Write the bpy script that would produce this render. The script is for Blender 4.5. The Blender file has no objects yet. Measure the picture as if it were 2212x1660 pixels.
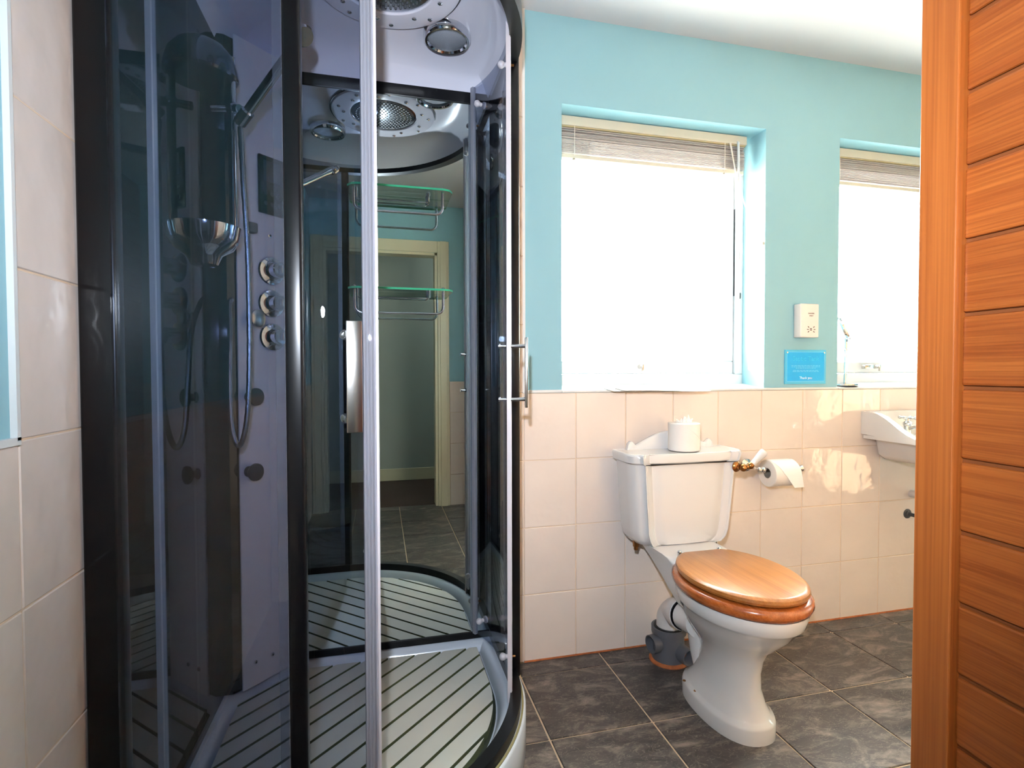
import bpy, bmesh, math, random
from mathutils import Vector, Matrix
random.seed(7)
S = bpy.context.scene
COL = S.collection
PI = math.pi
R = math.radians

# ------------------------------------------------------------------ camera, world, sun, flash, fill lights, exposure
cam = bpy.data.cameras.new('camera')
cam.sensor_fit = 'HORIZONTAL'; cam.sensor_width = 36.0
cam.lens = 1154.5 / 2212 * 36.0
cam.clip_start = 0.02
camo = bpy.data.objects.new('camera', cam); COL.objects.link(camo)
CAM = Vector((-0.5171, -1.9074, 1.0904))
yaw, pitch, roll = 0.2427, -0.0240, -0.0025
fw = Vector((math.sin(yaw)*math.cos(pitch), math.cos(yaw)*math.cos(pitch), math.sin(pitch)))
rt = Vector((math.cos(yaw), -math.sin(yaw), 0)); up = rt.cross(fw)
rt, up = (math.cos(roll)*rt + math.sin(roll)*up), (-math.sin(roll)*rt + math.cos(roll)*up)
camo.matrix_world = Matrix(((rt.x, up.x, -fw.x, CAM.x), (rt.y, up.y, -fw.y, CAM.y), (rt.z, up.z, -fw.z, CAM.z), (0, 0, 0, 1)))
S.camera = camo

W = bpy.data.worlds.new('sky'); S.world = W; W.use_nodes = True
bg = W.node_tree.nodes['Background']
bg.inputs[0].default_value = (0.86, 0.93, 1.0, 1); bg.inputs[1].default_value = 46.0

sun = bpy.data.lights.new('sun', 'SUN'); sun.energy = 150.0; sun.angle = R(0.6); sun.color = (1.0, 0.94, 0.87)
suno = bpy.data.objects.new('sun', sun); COL.objects.link(suno)
suno.rotation_euler = Vector((1.5, -1.0, -0.60)).to_track_quat('-Z', 'Y').to_euler()

flash = bpy.data.lights.new('camera_flash', 'SPOT'); flash.energy = 116.0; flash.shadow_soft_size = 0.02
flash.spot_size = R(128); flash.spot_blend = 1.0; flash.color = (0.80, 0.88, 1.0)
flo = bpy.data.objects.new('camera_flash', flash); COL.objects.link(flo)
flo.location = CAM + up*0.23 - rt*0.05 - fw*0.02
flo.rotation_euler = (fw + up*0.12 + rt*0.08).to_track_quat('-Z', 'Y').to_euler()

fill = bpy.data.lights.new('aisle_fill', 'AREA'); fill.energy = 1.5; fill.shape = 'DISK'; fill.size = 0.5; fill.color = (1.0, 0.95, 0.90)  # soft fill added overhead to brighten the aisle, no fitting there
lao = bpy.data.objects.new('aisle_fill', fill); COL.objects.link(lao); lao.location = (1.3, -0.68, 2.38)
fill2 = bpy.data.lights.new('corridor_fill', 'POINT'); fill2.energy = 14.0; fill2.shadow_soft_size = 0.12; fill2.color = (1.0, 0.94, 0.86)  # unseen fill added to lift the corridor in the mirror
lao2 = bpy.data.objects.new('corridor_fill', fill2); COL.objects.link(lao2); lao2.location = (0.9, -3.1, 2.2)

vs = S.view_settings
vs.view_transform = 'Standard'; vs.look = 'None'; vs.gamma = 1.0; vs.use_curve_mapping = False
vs.exposure = 0.37
cy = S.cycles
cy.max_bounces = 14; cy.diffuse_bounces = 6; cy.glossy_bounces = 8; cy.transmission_bounces = 8; cy.transparent_max_bounces = 24
cy.sample_clamp_indirect = 6.0; cy.caustics_reflective = False; cy.caustics_refractive = False
cy.blur_glossy = 0.3

# ------------------------------------------------------------------ materials
def lin(c):
    return tuple((x/255/12.92 if x/255 <= 0.04045 else ((x/255+0.055)/1.055)**2.4) for x in c) + (1.0,)

def mat(name, rgb, rough=0.5, metal=0.0, spec=0.5, coat=0.0, var=0.0, vscale=6.0, bump=0.0, bscale=20.0, bdist=0.002, rvar=0.0, sss=0.0):
    m = bpy.data.materials.new(name); m.use_nodes = True
    nt = m.node_tree; b = nt.nodes['Principled BSDF']
    c = lin(rgb)
    b.inputs['Base Color'].default_value = c; b.inputs['Roughness'].default_value = rough
    b.inputs['Metallic'].default_value = metal; b.inputs['Specular IOR Level'].default_value = spec
    b.inputs['Coat Weight'].default_value = coat; b.inputs['Coat Roughness'].default_value = 0.06
    tc = nt.nodes.new('ShaderNodeTexCoord')
    if var > 0 or rvar > 0:
        n = nt.nodes.new('ShaderNodeTexNoise'); n.inputs['Scale'].default_value = vscale; n.inputs['Detail'].default_value = 5
        nt.links.new(tc.outputs['Object'], n.inputs['Vector'])
        if var > 0:
            r = nt.nodes.new('ShaderNodeValToRGB')
            r.color_ramp.elements[0].position = 0.3; r.color_ramp.elements[1].position = 0.7
            r.color_ramp.elements[0].color = tuple(max(0, x*(1-var)) for x in c[:3]) + (1,)
            r.color_ramp.elements[1].color = tuple(min(1, x*(1+var)) for x in c[:3]) + (1,)
            nt.links.new(n.outputs['Fac'], r.inputs['Fac']); nt.links.new(r.outputs['Color'], b.inputs['Base Color'])
        if rvar > 0:
            mr = nt.nodes.new('ShaderNodeMapRange'); mr.inputs['To Min'].default_value = max(0, rough-rvar); mr.inputs['To Max'].default_value = rough+rvar
            nt.links.new(n.outputs['Fac'], mr.inputs['Value']); nt.links.new(mr.outputs['Result'], b.inputs['Roughness'])
    if bump > 0:
        n2 = nt.nodes.new('ShaderNodeTexNoise'); n2.inputs['Scale'].default_value = bscale; n2.inputs['Detail'].default_value = 3
        nt.links.new(tc.outputs['Object'], n2.inputs['Vector'])
        bp = nt.nodes.new('ShaderNodeBump'); bp.inputs['Strength'].default_value = bump; bp.inputs['Distance'].default_value = bdist
        nt.links.new(n2.outputs['Fac'], bp.inputs['Height']); nt.links.new(bp.outputs['Normal'], b.inputs['Normal'])
    return m

def glassy(name, tint, spec_scale=1.0, rough=0.0, frost=0.0, frost_col=(0.9, 0.9, 0.9, 1)):
    """thin glass: transparent tint + a facing-dependent mirror; frost adds translucent scatter"""
    m = bpy.data.materials.new(name); m.use_nodes = True
    nt = m.node_tree; nt.nodes.clear()
    out = nt.nodes.new('ShaderNodeOutputMaterial')
    tr = nt.nodes.new('ShaderNodeBsdfTransparent'); tr.inputs[0].default_value = tint
    base = tr.outputs[0]
    if frost > 0:
        tl = nt.nodes.new('ShaderNodeBsdfTranslucent'); tl.inputs[0].default_value = frost_col
        df = nt.nodes.new('ShaderNodeBsdfDiffuse'); df.inputs[0].default_value = frost_col
        ad = nt.nodes.new('ShaderNodeMixShader'); ad.inputs[0].default_value = 0.25
        nt.links.new(tl.outputs[0], ad.inputs[1]); nt.links.new(df.outputs[0], ad.inputs[2])
        mx = nt.nodes.new('ShaderNodeMixShader'); mx.inputs[0].default_value = frost
        nt.links.new(base, mx.inputs[1]); nt.links.new(ad.outputs[0], mx.inputs[2]); base = mx.outputs[0]
    gl = nt.nodes.new('ShaderNodeBsdfGlossy'); gl.inputs['Roughness'].default_value = rough
    lw = nt.nodes.new('ShaderNodeLayerWeight'); lw.inputs['Blend'].default_value = 0.5
    pw = nt.nodes.new('ShaderNodeMath'); pw.operation = 'POWER'; pw.inputs[1].default_value = 5.0
    nt.links.new(lw.outputs['Facing'], pw.inputs[0])
    ma = nt.nodes.new('ShaderNodeMath'); ma.operation = 'MULTIPLY_ADD'; ma.inputs[1].default_value = 0.90; ma.inputs[2].default_value = 0.04*spec_scale
    nt.links.new(pw.outputs[0], ma.inputs[0])
    mx2 = nt.nodes.new('ShaderNodeMixShader')
    nt.links.new(ma.outputs[0], mx2.inputs[0]); nt.links.new(base, mx2.inputs[1]); nt.links.new(gl.outputs[0], mx2.inputs[2])
    nt.links.new(mx2.outputs[0], out.inputs[0])
    return m

def wood(name, c1, c2, axis, scale=1.0, rough=0.35, coat=0.15, dark=0.5, seed=0.0):
    """grain running along axis 0/1/2, a random shift per object"""
    m = bpy.data.materials.new(name); m.use_nodes = True
    nt = m.node_tree; b = nt.nodes['Principled BSDF']; L = nt.links.new
    b.inputs['Roughness'].default_value = rough; b.inputs['Coat Weight'].default_value = coat; b.inputs['Coat Roughness'].default_value = 0.12
    tc = nt.nodes.new('ShaderNodeTexCoord'); oi = nt.nodes.new('ShaderNodeObjectInfo')
    ad = nt.nodes.new('ShaderNodeVectorMath'); ad.operation = 'MULTIPLY_ADD'
    cb = nt.nodes.new('ShaderNodeCombineXYZ')
    for i in range(3): L(oi.outputs['Random'], cb.inputs[i])
    ad.inputs[1].default_value = (7.3, 5.1, 9.7); L(cb.outputs[0], ad.inputs[0]); L(tc.outputs['Object'], ad.inputs[2])
    mp = nt.nodes.new('ShaderNodeMapping')
    sc = [38.0*scale]*3; sc[axis] = 1.6*scale
    mp.inputs['Scale'].default_value = sc; L(ad.outputs[0], mp.inputs['Vector'])
    n1 = nt.nodes.new('ShaderNodeTexNoise'); n1.inputs['Scale'].default_value = 1.0; n1.inputs['Detail'].default_value = 4; n1.inputs['Distortion'].default_value = 0.6
    L(mp.outputs[0], n1.inputs['Vector'])
    mp2 = nt.nodes.new('ShaderNodeMapping'); sc2 = [260.0*scale]*3; sc2[axis] = 3.0*scale
    mp2.inputs['Scale'].default_value = sc2; L(ad.outputs[0], mp2.inputs['Vector'])
    n2 = nt.nodes.new('ShaderNodeTexNoise'); n2.inputs['Scale'].default_value = 1.0; n2.inputs['Detail'].default_value = 2
    L(mp2.outputs[0], n2.inputs['Vector'])
    rp = nt.nodes.new('ShaderNodeValToRGB')
    rp.color_ramp.elements[0].position = 0.28; rp.color_ramp.elements[0].color = lin(c2)
    rp.color_ramp.elements[1].position = 0.70; rp.color_ramp.elements[1].color = lin(c1)
    L(n1.outputs['Fac'], rp.inputs['Fac'])
    rp2 = nt.nodes.new('ShaderNodeValToRGB')
    rp2.color_ramp.elements[0].position = 0.38; rp2.color_ramp.elements[0].color = (dark, dark*0.92, dark*0.85, 1)
    rp2.color_ramp.elements[1].position = 0.58; rp2.color_ramp.elements[1].color = (1, 1, 1, 1)
    L(n2.outputs['Fac'], rp2.inputs['Fac'])
    mx = nt.nodes.new('ShaderNodeMix'); mx.data_type = 'RGBA'; mx.blend_type = 'MULTIPLY'; mx.inputs[0].default_value = 0.8
    L(rp.outputs['Color'], mx.inputs[6]); L(rp2.outputs['Color'], mx.inputs[7])
    hs = nt.nodes.new('ShaderNodeHueSaturation')
    mr = nt.nodes.new('ShaderNodeMapRange'); mr.inputs['To Min'].default_value = 0.88; mr.inputs['To Max'].default_value = 1.12
    L(oi.outputs['Random'], mr.inputs['Value']); L(mr.outputs['Result'], hs.inputs['Value'])
    L(mx.outputs[2], hs.inputs['Color']); L(hs.outputs['Color'], b.inputs['Base Color'])
    bp = nt.nodes.new('ShaderNodeBump'); bp.inputs['Strength'].default_value = 0.25; bp.inputs['Distance'].default_value = 0.001
    L(n2.outputs['Fac'], bp.inputs['Height']); L(bp.outputs['Normal'], b.inputs['Normal'])
    return m

def slate():
    m = bpy.data.materials.new('slate_tile'); m.use_nodes = True
    nt = m.node_tree; b = nt.nodes['Principled BSDF']; L = nt.links.new
    tc = nt.nodes.new('ShaderNodeTexCoord'); oi = nt.nodes.new('ShaderNodeObjectInfo')
    cb = nt.nodes.new('ShaderNodeCombineXYZ')
    for i in range(3): L(oi.outputs['Random'], cb.inputs[i])
    ad = nt.nodes.new('ShaderNodeVectorMath'); ad.operation = 'MULTIPLY_ADD'; ad.inputs[1].default_value = (11, 17, 5)
    L(cb.outputs[0], ad.inputs[0]); L(tc.outputs['Object'], ad.inputs[2])
    mp = nt.nodes.new('ShaderNodeMapping'); mp.inputs['Rotation'].default_value = (0, 0, R(25)); mp.inputs['Scale'].default_value = (1.0, 2.2, 1)
    L(ad.outputs[0], mp.inputs['Vector'])
    n = nt.nodes.new('ShaderNodeTexNoise'); n.inputs['Scale'].default_value = 7; n.inputs['Detail'].default_value = 8; n.inputs['Roughness'].default_value = 0.68; n.inputs['Distortion'].default_value = 0.8
    L(mp.outputs[0], n.inputs['Vector'])
    r = nt.nodes.new('ShaderNodeValToRGB'); e = r.color_ramp.elements
    e[0].position = 0.30; e[0].color = lin((36, 33, 33)); e[1].position = 0.70; e[1].color = lin((140, 128, 118))
    x = e.new(0.5); x.color = lin((70, 64, 61))
    L(n.outputs['Fac'], r.inputs['Fac'])
    n3 = nt.nodes.new('ShaderNodeTexNoise'); n3.inputs['Scale'].default_value = 14; n3.inputs['Detail'].default_value = 9; n3.inputs['Distortion'].default_value = 2.5
    L(mp.outputs[0], n3.inputs['Vector'])
    r3 = nt.nodes.new('ShaderNodeValToRGB'); r3.color_ramp.elements[0].position = 0.485; r3.color_ramp.elements[0].color = (0, 0, 0, 1)
    r3.color_ramp.elements[1].position = 0.515; r3.color_ramp.elements[1].color = (0, 0, 0, 1)
    y = r3.color_ramp.elements.new(0.5); y.color = (0.5, 0.5, 0.5, 1)
    L(n3.outputs['Fac'], r3.inputs['Fac'])
    mx = nt.nodes.new('ShaderNodeMix'); mx.data_type = 'RGBA'; mx.inputs[7].default_value = lin((150, 138, 126))
    L(r3.outputs['Color'], mx.inputs[0]); L(r.outputs['Color'], mx.inputs[6]); L(mx.outputs[2], b.inputs['Base Color'])
    mr = nt.nodes.new('ShaderNodeMapRange'); mr.inputs['To Min'].default_value = 0.30; mr.inputs['To Max'].default_value = 0.52
    L(n.outputs['Fac'], mr.inputs['Value']); L(mr.outputs['Result'], b.inputs['Roughness'])
    bp = nt.nodes.new('ShaderNodeBump'); bp.inputs['Strength'].default_value = 0.35; bp.inputs['Distance'].default_value = 0.003
    L(n.outputs['Fac'], bp.inputs['Height']); L(bp.outputs['Normal'], b.inputs['Normal'])
    return m

M = {}
M['tile'] = mat('glazed_tile', (220, 206, 196), rough=0.05, spec=0.85, var=0.03, vscale=5, bump=0.5, bscale=8.0, bdist=0.010)
def per_object(m, k=(7.0, 3.0, 5.0)):
    nt = m.node_tree; tc = [n for n in nt.nodes if n.type == 'TEX_COORD'][0]; oi = nt.nodes.new('ShaderNodeObjectInfo')
    cb = nt.nodes.new('ShaderNodeCombineXYZ'); ad = nt.nodes.new('ShaderNodeVectorMath'); ad.operation = 'MULTIPLY_ADD'; ad.inputs[1].default_value = k
    for i in range(3): nt.links.new(oi.outputs['Random'], cb.inputs[i])
    nt.links.new(cb.outputs[0], ad.inputs[0]); tgt = [l.to_socket for l in list(nt.links) if l.from_socket == tc.outputs['Object']]
    nt.links.new(tc.outputs['Object'], ad.inputs[2])
    for t in tgt: nt.links.new(ad.outputs[0], t)
per_object(M['tile'])
M['grout'] = mat('tile_grout', (214, 190, 164), rough=0.8)
M['teal'] = mat('teal_paint', (138, 180, 191), rough=0.55, spec=0.25, var=0.02, vscale=2, bump=0.08, bscale=60)
M['white_paint'] = mat('white_paint', (192, 192, 197), rough=0.6, spec=0.25, bump=0.05, bscale=40)
M['gloss_white'] = mat('white_gloss', (214, 214, 212), rough=0.25)
M['upvc'] = mat('window_plastic', (205, 209, 212), rough=0.25)
M['cream'] = mat('cream_gloss_paint', (216, 206, 176), rough=0.35)
M['slate'] = slate()
M['floor_grout'] = mat('floor_grout', (206, 182, 154), rough=0.85, var=0.08, vscale=9)
M['porcelain'] = mat('porcelain', (214, 211, 208), rough=0.06, spec=0.6, coat=0.4)
M['chrome'] = mat('chrome', (220, 222, 226), rough=0.07, metal=1.0)
M['brushed'] = mat('brushed_metal', (205, 200, 194), rough=0.22, metal=1.0)
M['brass'] = mat('tarnished_brass', (150, 104, 60), rough=0.28, metal=1.0, var=0.2, vscale=60)
M['black'] = mat('black_metal', (9, 9, 11), rough=0.28, spec=0.28)
M['black_gloss'] = mat('black_gloss', (7, 8, 11), rough=0.06, spec=0.6)
M['back_glass'] = mat('black_back_glass', (10, 13, 18), rough=0.02, spec=0.35)
M['mirror'] = mat('mirror_silver', (224, 234, 230), rough=0.0, metal=1.0)
M['tint'] = glassy('tinted_glass', (0.755, 0.785, 0.845, 1), 1.0)
M['seal'] = glassy('clear_seal', (0.75, 0.76, 0.82, 1), 2.0, 0.12, frost=0.75, frost_col=(0.80, 0.80, 0.86, 1))
M['seal_white'] = mat('white_seal', (196, 190, 194), rough=0.35)
M['shelf_glass'] = glassy('shelf_glass', (0.86, 0.95, 0.91, 1), 1.6)
M['green_edge'] = mat('glass_edge', (60, 160, 118), rough=0.1, coat=0.5)
M['frosted'] = glassy('textured_window_glass', (0.97, 0.98, 0.97, 1), 1.0, 0.15, frost=0.45, frost_col=(0.95, 0.96, 0.94, 1))
M['acrylic'] = mat('white_acrylic', (214, 214, 226), rough=0.12, spec=0.5, coat=0.3)
M['tray'] = mat('tray_acrylic', (196, 204, 214), rough=0.18)
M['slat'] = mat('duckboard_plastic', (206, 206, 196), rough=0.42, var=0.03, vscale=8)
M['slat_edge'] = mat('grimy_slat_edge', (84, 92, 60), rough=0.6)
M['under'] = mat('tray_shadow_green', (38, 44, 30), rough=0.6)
M['tower'] = mat('tower_aluminium', (222, 218, 222), rough=0.40, metal=0.2, bump=0.05, bscale=200)
M['rubber'] = mat('grey_rubber', (58, 60, 64), rough=0.45)
M['dark_hole'] = mat('dark_hole', (20, 18, 18), rough=0.7)
M['grey_pvc'] = mat('grey_pvc', (88, 88, 92), rough=0.42, var=0.05)
M['white_pvc'] = mat('white_pvc', (206, 200, 196), rough=0.35)
M['rust'] = mat('rusty_sealant', (168, 96, 52), rough=0.8, var=0.25, vscale=40)
M['paper'] = mat('white_paper', (240, 236, 232), rough=0.9, spec=0.1)
M['tissue'] = mat('toilet_tissue', (232, 224, 216), rough=0.95, spec=0.05, bump=0.15, bscale=160)
M['card'] = mat('grey_cardboard', (142, 130, 116), rough=0.9)
M['blind'] = mat('blind_cream', (196, 190, 174), rough=0.4)
M['slat_blind'] = mat('blind_slat', (168, 160, 156), rough=0.4)
M['cord'] = mat('blind_cord', (226, 218, 208), rough=0.8)
M['socket'] = mat('socket_plastic', (228, 214, 208), rough=0.3)
M['print'] = mat('dark_print', (70, 50, 48), rough=0.7)
M['sign'] = mat('blue_sign', (0, 164, 226), rough=0.3)
M['sign_edge'] = mat('sign_border', (74, 178, 216), rough=0.3)
M['sign_faint'] = mat('sign_pale_blue', (44, 186, 232), rough=0.4)
M['sign_line'] = mat('sign_light_line', (110, 200, 240), rough=0.4)
M['sign_text'] = mat('sign_white_text', (226, 240, 250), rough=0.4)
M['oak_lid'] = wood('oak_lid', (164, 106, 50), (142, 86, 36), 1, 1.6, rough=0.28, coat=0.2, dark=0.82)
M['oak_seat'] = wood('oak_seat', (186, 104, 48), (150, 74, 28), 1, 1.2, rough=0.24, coat=0.5, dark=0.75)
M['board'] = wood('cedar_board', (178, 96, 38), (158, 78, 28), 1, 1.5, rough=0.42, coat=0.1, dark=0.74)
M['board_x'] = wood('bounce_board_front', (236, 204, 170), (222, 186, 150), 0, 1.0, rough=0.42, coat=0.1, dark=0.78)  # pale colour chosen to brighten the bounce and make it less orange
M['stile'] = wood('cedar_stile', (180, 100, 42), (164, 86, 32), 2, 1.0, rough=0.40, coat=0.1, dark=0.80)
M['groove'] = mat('cedar_groove', (132, 70, 28), rough=0.6)
M['corridor'] = mat('corridor_wall', (170, 174, 166), rough=0.8)
M['corridor_floor'] = mat('corridor_carpet', (62, 44, 36), rough=0.9)
M['ground'] = mat('pale_gravel', (168, 164, 140), rough=0.9, var=0.15, vscale=3)
M['hedge'] = mat('hedge_green', (120, 128, 70), rough=0.9, var=0.3, vscale=5)

# ------------------------------------------------------------------ builders
ORG = {}
def link(o, parent=None):
    COL.objects.link(o)
    if parent: o.parent = parent
    return o

def tag(o, label, cat, group=None):
    o['label'] = label; o['category'] = cat
    if group: o['group'] = group
    return o

def thing(name, loc, label, cat, group=None, rotz=0.0):
    o = bpy.data.objects.new(name, None); o.empty_display_size = 0.1
    o.location = loc; o.rotation_euler = (0, 0, rotz); ORG[o.name] = Vector(loc)
    COL.objects.link(o); tag(o, label, cat, group); return o

def struct_root(name, loc=(0, 0, 0)):
    o = bpy.data.objects.new(name, None); o.location = loc; o.empty_display_size = 0.1
    ORG[o.name] = Vector(loc); COL.objects.link(o); o['kind'] = 'structure'; return o

def obj(name, bm, m, parent=None, smooth=True, local=False, angle=35, mats=None):
    """bm in world coordinates (unless local); returns the linked mesh object"""
    bmesh.ops.recalc_face_normals(bm, faces=bm.faces[:])
    org = Vector((0, 0, 0))
    if parent is not None and not local:
        org = ORG[parent.name]
        bmesh.ops.translate(bm, verts=bm.verts[:], vec=-org)
    me = bpy.data.meshes.new(name); bm.to_mesh(me); bm.free()
    for mm in (mats or [m]): me.materials.append(mm)
    if smooth:
        me.shade_smooth()
        me.set_sharp_from_angle(angle=R(angle))
    o = bpy.data.objects.new(name, me); link(o, parent)
    ORG[o.name] = org
    return o

def nb(): return bmesh.new()

def box(bm, x0, x1, y0, y1, z0, z1, bev=0.0, seg=2):
    ret = bmesh.ops.create_cube(bm, size=1.0)
    vs_ = ret['verts']
    bmesh.ops.scale(bm, vec=(x1-x0, y1-y0, z1-z0), verts=vs_)
    bmesh.ops.translate(bm, vec=((x0+x1)/2, (y0+y1)/2, (z0+z1)/2), verts=vs_)
    if bev > 0:
        es = list({e for v in vs_ for e in v.link_edges})
        bmesh.ops.bevel(bm, geom=es, offset=bev, segments=seg, affect='EDGES', profile=0.5)
    return bm

def loft(bm, rings, cap0=True, cap1=True, closed=True):
    vr = [[bm.verts.new(p) for p in r] for r in rings]
    n = len(vr[0])
    for a, b in zip(vr[:-1], vr[1:]):
        for i in range(n if closed else n-1):
            j = (i+1) % n
            bm.faces.new((a[i], a[j], b[j], b[i]))
    if cap0: bm.faces.new(list(reversed(vr[0])))
    if cap1: bm.faces.new(vr[-1])
    return vr

def prism(bm, pts, z0, z1):
    return loft(bm, [[(x, y, z0) for x, y in pts], [(x, y, z1) for x, y in pts]])

def lathe(bm, prof, c=(0, 0, 0), ax=(0, 0, 1), n=24, a0=0.0, a1=2*PI, cap=True):
    """prof: list of (r, h) along axis ax from c"""
    ax = Vector(ax).normalized(); q = Vector((0, 0, 1)).rotation_difference(ax)
    full = abs(a1-a0-2*PI) < 1e-6
    k = n if full else n+1
    rings = []
    for r, h in prof:
        rings.append([Vector(c) + q @ Vector((r*math.cos(a0+(a1-a0)*i/n), r*math.sin(a0+(a1-a0)*i/n), h)) for i in range(k)])
    return loft(bm, rings, cap, cap, True)

def cyl(bm, p0, p1, r0, r1=None, n=16):
    p0, p1 = Vector(p0), Vector(p1); d = p1-p0
    return lathe(bm, [(r0, 0), (r1 if r1 is not None else r0, d.length)], p0, d, n)

def sphere(bm, c, r, n=14, sx=1, sy=1, sz=1):
    ret = bmesh.ops.create_uvsphere(bm, u_segments=n, v_segments=max(6, n//2+1), radius=r)
    bmesh.ops.scale(bm, vec=(sx, sy, sz), verts=ret['verts']); bmesh.ops.translate(bm, vec=c, verts=ret['verts'])

def smooth_path(pts, sub=8):
    pts = [Vector(p) for p in pts]; out = []
    P = [pts[0]*2-pts[1]] + pts + [pts[-1]*2-pts[-2]]
    for i in range(1, len(P)-2):
        for k in range(sub):
            t = k/sub; p0, p1, p2, p3 = P[i-1], P[i], P[i+1], P[i+2]
            out.append(0.5*((2*p1)+(p2-p0)*t+(2*p0-5*p1+4*p2-p3)*t*t+(3*p1-p0-3*p2+p3)*t**3))
    out.append(pts[-1]); return out

def tube(bm, pts, r, n=10, radii=None):
    pts = [Vector(p) for p in pts]
    t0 = (pts[1]-pts[0]).normalized()
    nrm = t0.orthogonal().normalized(); rings = []
    for i, p in enumerate(pts):
        t = ((pts[min(i+1, len(pts)-1)]-pts[max(i-1, 0)])).normalized()
        nrm = (nrm - t*nrm.dot(t)).normalized(); b = t.cross(nrm)
        rr = radii[i] if radii else r
        rings.append([p+(nrm*math.cos(2*PI*k/n)+b*math.sin(2*PI*k/n))*rr for k in range(n)])
    return loft(bm, rings)

def bend(pts, rad, seg=6):
    """round the corners of a polyline"""
    pts = [Vector(p) for p in pts]; out = [pts[0]]
    for a, b, c in zip(pts[:-2], pts[1:-1], pts[2:]):
        d1 = (a-b).normalized(); d2 = (c-b).normalized()
        p, q = b+d1*rad, b+d2*rad
        for k in range(seg+1):
            t = k/seg; out.append(p*(1-t)**2+b*2*t*(1-t)+q*t*t)
    out.append(pts[-1]); return out

def ell(cx, cy_, a, b, z, n=40, p=2.0, back=None):
    r = []
    for i in range(n):
        t = 2*PI*i/n; c, s = math.cos(t), math.sin(t)
        x = cx+a*math.copysign(abs(c)**(2/p), c); y = cy_+b*math.copysign(abs(s)**(2/p), s)
        if back is not None: y = min(y, back)
        r.append((x, y, z))
    return r

def text_mesh(txt, size, extrude=0.0005, align='CENTER'):
    c = bpy.data.curves.new('t', 'FONT'); c.body = txt; c.size = size; c.extrude = extrude; c.align_x = align; c.align_y = 'CENTER'
    c.resolution_u = 2
    o = bpy.data.objects.new('t', c); COL.objects.link(o)
    dg = bpy.context.evaluated_depsgraph_get(); me = bpy.data.meshes.new_from_object(o.evaluated_get(dg))
    bpy.data.objects.remove(o); bpy.data.curves.remove(c)
    return me

# ------------------------------------------------------------------ room shell
XL, XR, YF, HC = -1.023, 3.20, -2.50, 2.411
ROWS = [1.009, 0.757, 0.505, 0.2525, 0.0]
W1 = (0.150, 1.040); W2 = (1.411, 2.300); WZ = (1.010, 2.089)
YW = 0.006      # painted face of the window wall (tile faces stand at y = 0)

bm = nb()
xs = [XL-0.1, W1[0], W1[1], W2[0], W2[1], XR+0.1]
for i in range(5):
    a, b = xs[i], xs[i+1]
    if i in (1, 3):
        box(bm, a, b, YW, 0.30, 0, WZ[0]); box(bm, a, b, YW, 0.30, WZ[1], HC+0.1)
    else: box(bm, a, b, YW, 0.30, 0, HC+0.1)
wall_back = obj('wall_back', bm, M['teal'], smooth=False); wall_back['kind'] = 'structure'
bm = nb(); box(bm, XL, XR, 0.002, YW, 0, 1.008); box(bm, XL, -0.004, 0.002, YW, 1.008, HC)
obj('grout_bed', bm, M['grout'], wall_back, smooth=False)

bm = nb(); box(bm, XL-0.12, XL-0.006, YF-0.1, 0.3, 0, HC+0.1)
wall_left = obj('wall_left', bm, M['teal'], smooth=False); wall_left['kind'] = 'structure'
bm = nb(); box(bm, XL-0.006, XL-0.002, YF, 0, 0, 0.99); box(bm, XL-0.006, XL-0.002, -0.992, 0, 0.99, HC)
obj('grout_bed', bm, M['grout'], wall_left, smooth=False)
bm = nb(); box(bm, XR, XR+0.1, YF-0.1, 0.3, 0, HC+0.1)
wall_right = obj('wall_right', bm, M['teal'], smooth=False); wall_right['kind'] = 'structure'
# wall behind the camera with the doorway
DX0, DX1, DZ = -0.93, -0.062, 2.04
bm = nb(); box(bm, -2.2, DX0, YF-0.12, YF, 0, HC+0.1); box(bm, DX1, XR+0.1, YF-0.12, YF, 0, HC+0.1); box(bm, DX0, DX1, YF-0.12, YF, DZ, HC+0.1)
wall_front = obj('wall_front', bm, M['teal'], smooth=False); wall_front['kind'] = 'structure'
bm = nb(); box(bm, 0.03, 0.9, YF, YF+0.003, 0, 1.008)
obj('grout_bed', bm, M['grout'], wall_front, smooth=False)
bm = nb()
for (a, b, c, d) in ((DX0-0.09, DX0, 0, DZ+0.09), (DX1, DX1+0.092, 0, DZ+0.09), (DX0, DX1, DZ, DZ+0.09)):
    box(bm, a, b, YF, YF+0.018, c, d, 0.004); box(bm, a+0.02, b-0.02 if b-a < 0.2 else b, YF, YF+0.026, c, d, 0.003) if b-a < 0.2 else None
box(bm, DX0, DX0+0.02, YF-0.12, YF, 0, DZ); box(bm, DX1-0.02, DX1, YF-0.12, YF, 0, DZ); box(bm, DX0, DX1, YF-0.12, YF, DZ-0.02, DZ)
d1 = obj('door_1', bm, M['cream'], smooth=False); d1['kind'] = 'structure'
bm = nb(); box(bm, -2.2, 1.6, -3.72, -3.62, 0, HC+0.1); box(bm, -2.2, -2.1, -3.62, YF-0.12, 0, HC); box(bm, 1.5, 1.6, -3.62, YF-0.12, 0, HC)
wc = obj('wall_corridor', bm, M['corridor'], smooth=False); wc['kind'] = 'structure'
bm = nb(); box(bm, -2.1, 1.5, -3.62, -3.604, 0.0, 0.12, 0.004)
bc = obj('baseboard_corridor', bm, M['cream'], smooth=False); bc['kind'] = 'structure'
bm = nb(); box(bm, -2.2, 1.6, -3.72, YF-0.06, -0.05, -0.002)
fc = obj('floor_corridor', bm, M['corridor_floor'], smooth=False); fc['kind'] = 'structure'
bm = nb(); box(bm, XL-0.1, XR+0.1, YF-0.06, 0.3, -0.06, -0.004)
floor = obj('floor', bm, M['floor_grout'], smooth=False); floor['kind'] = 'structure'
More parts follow.
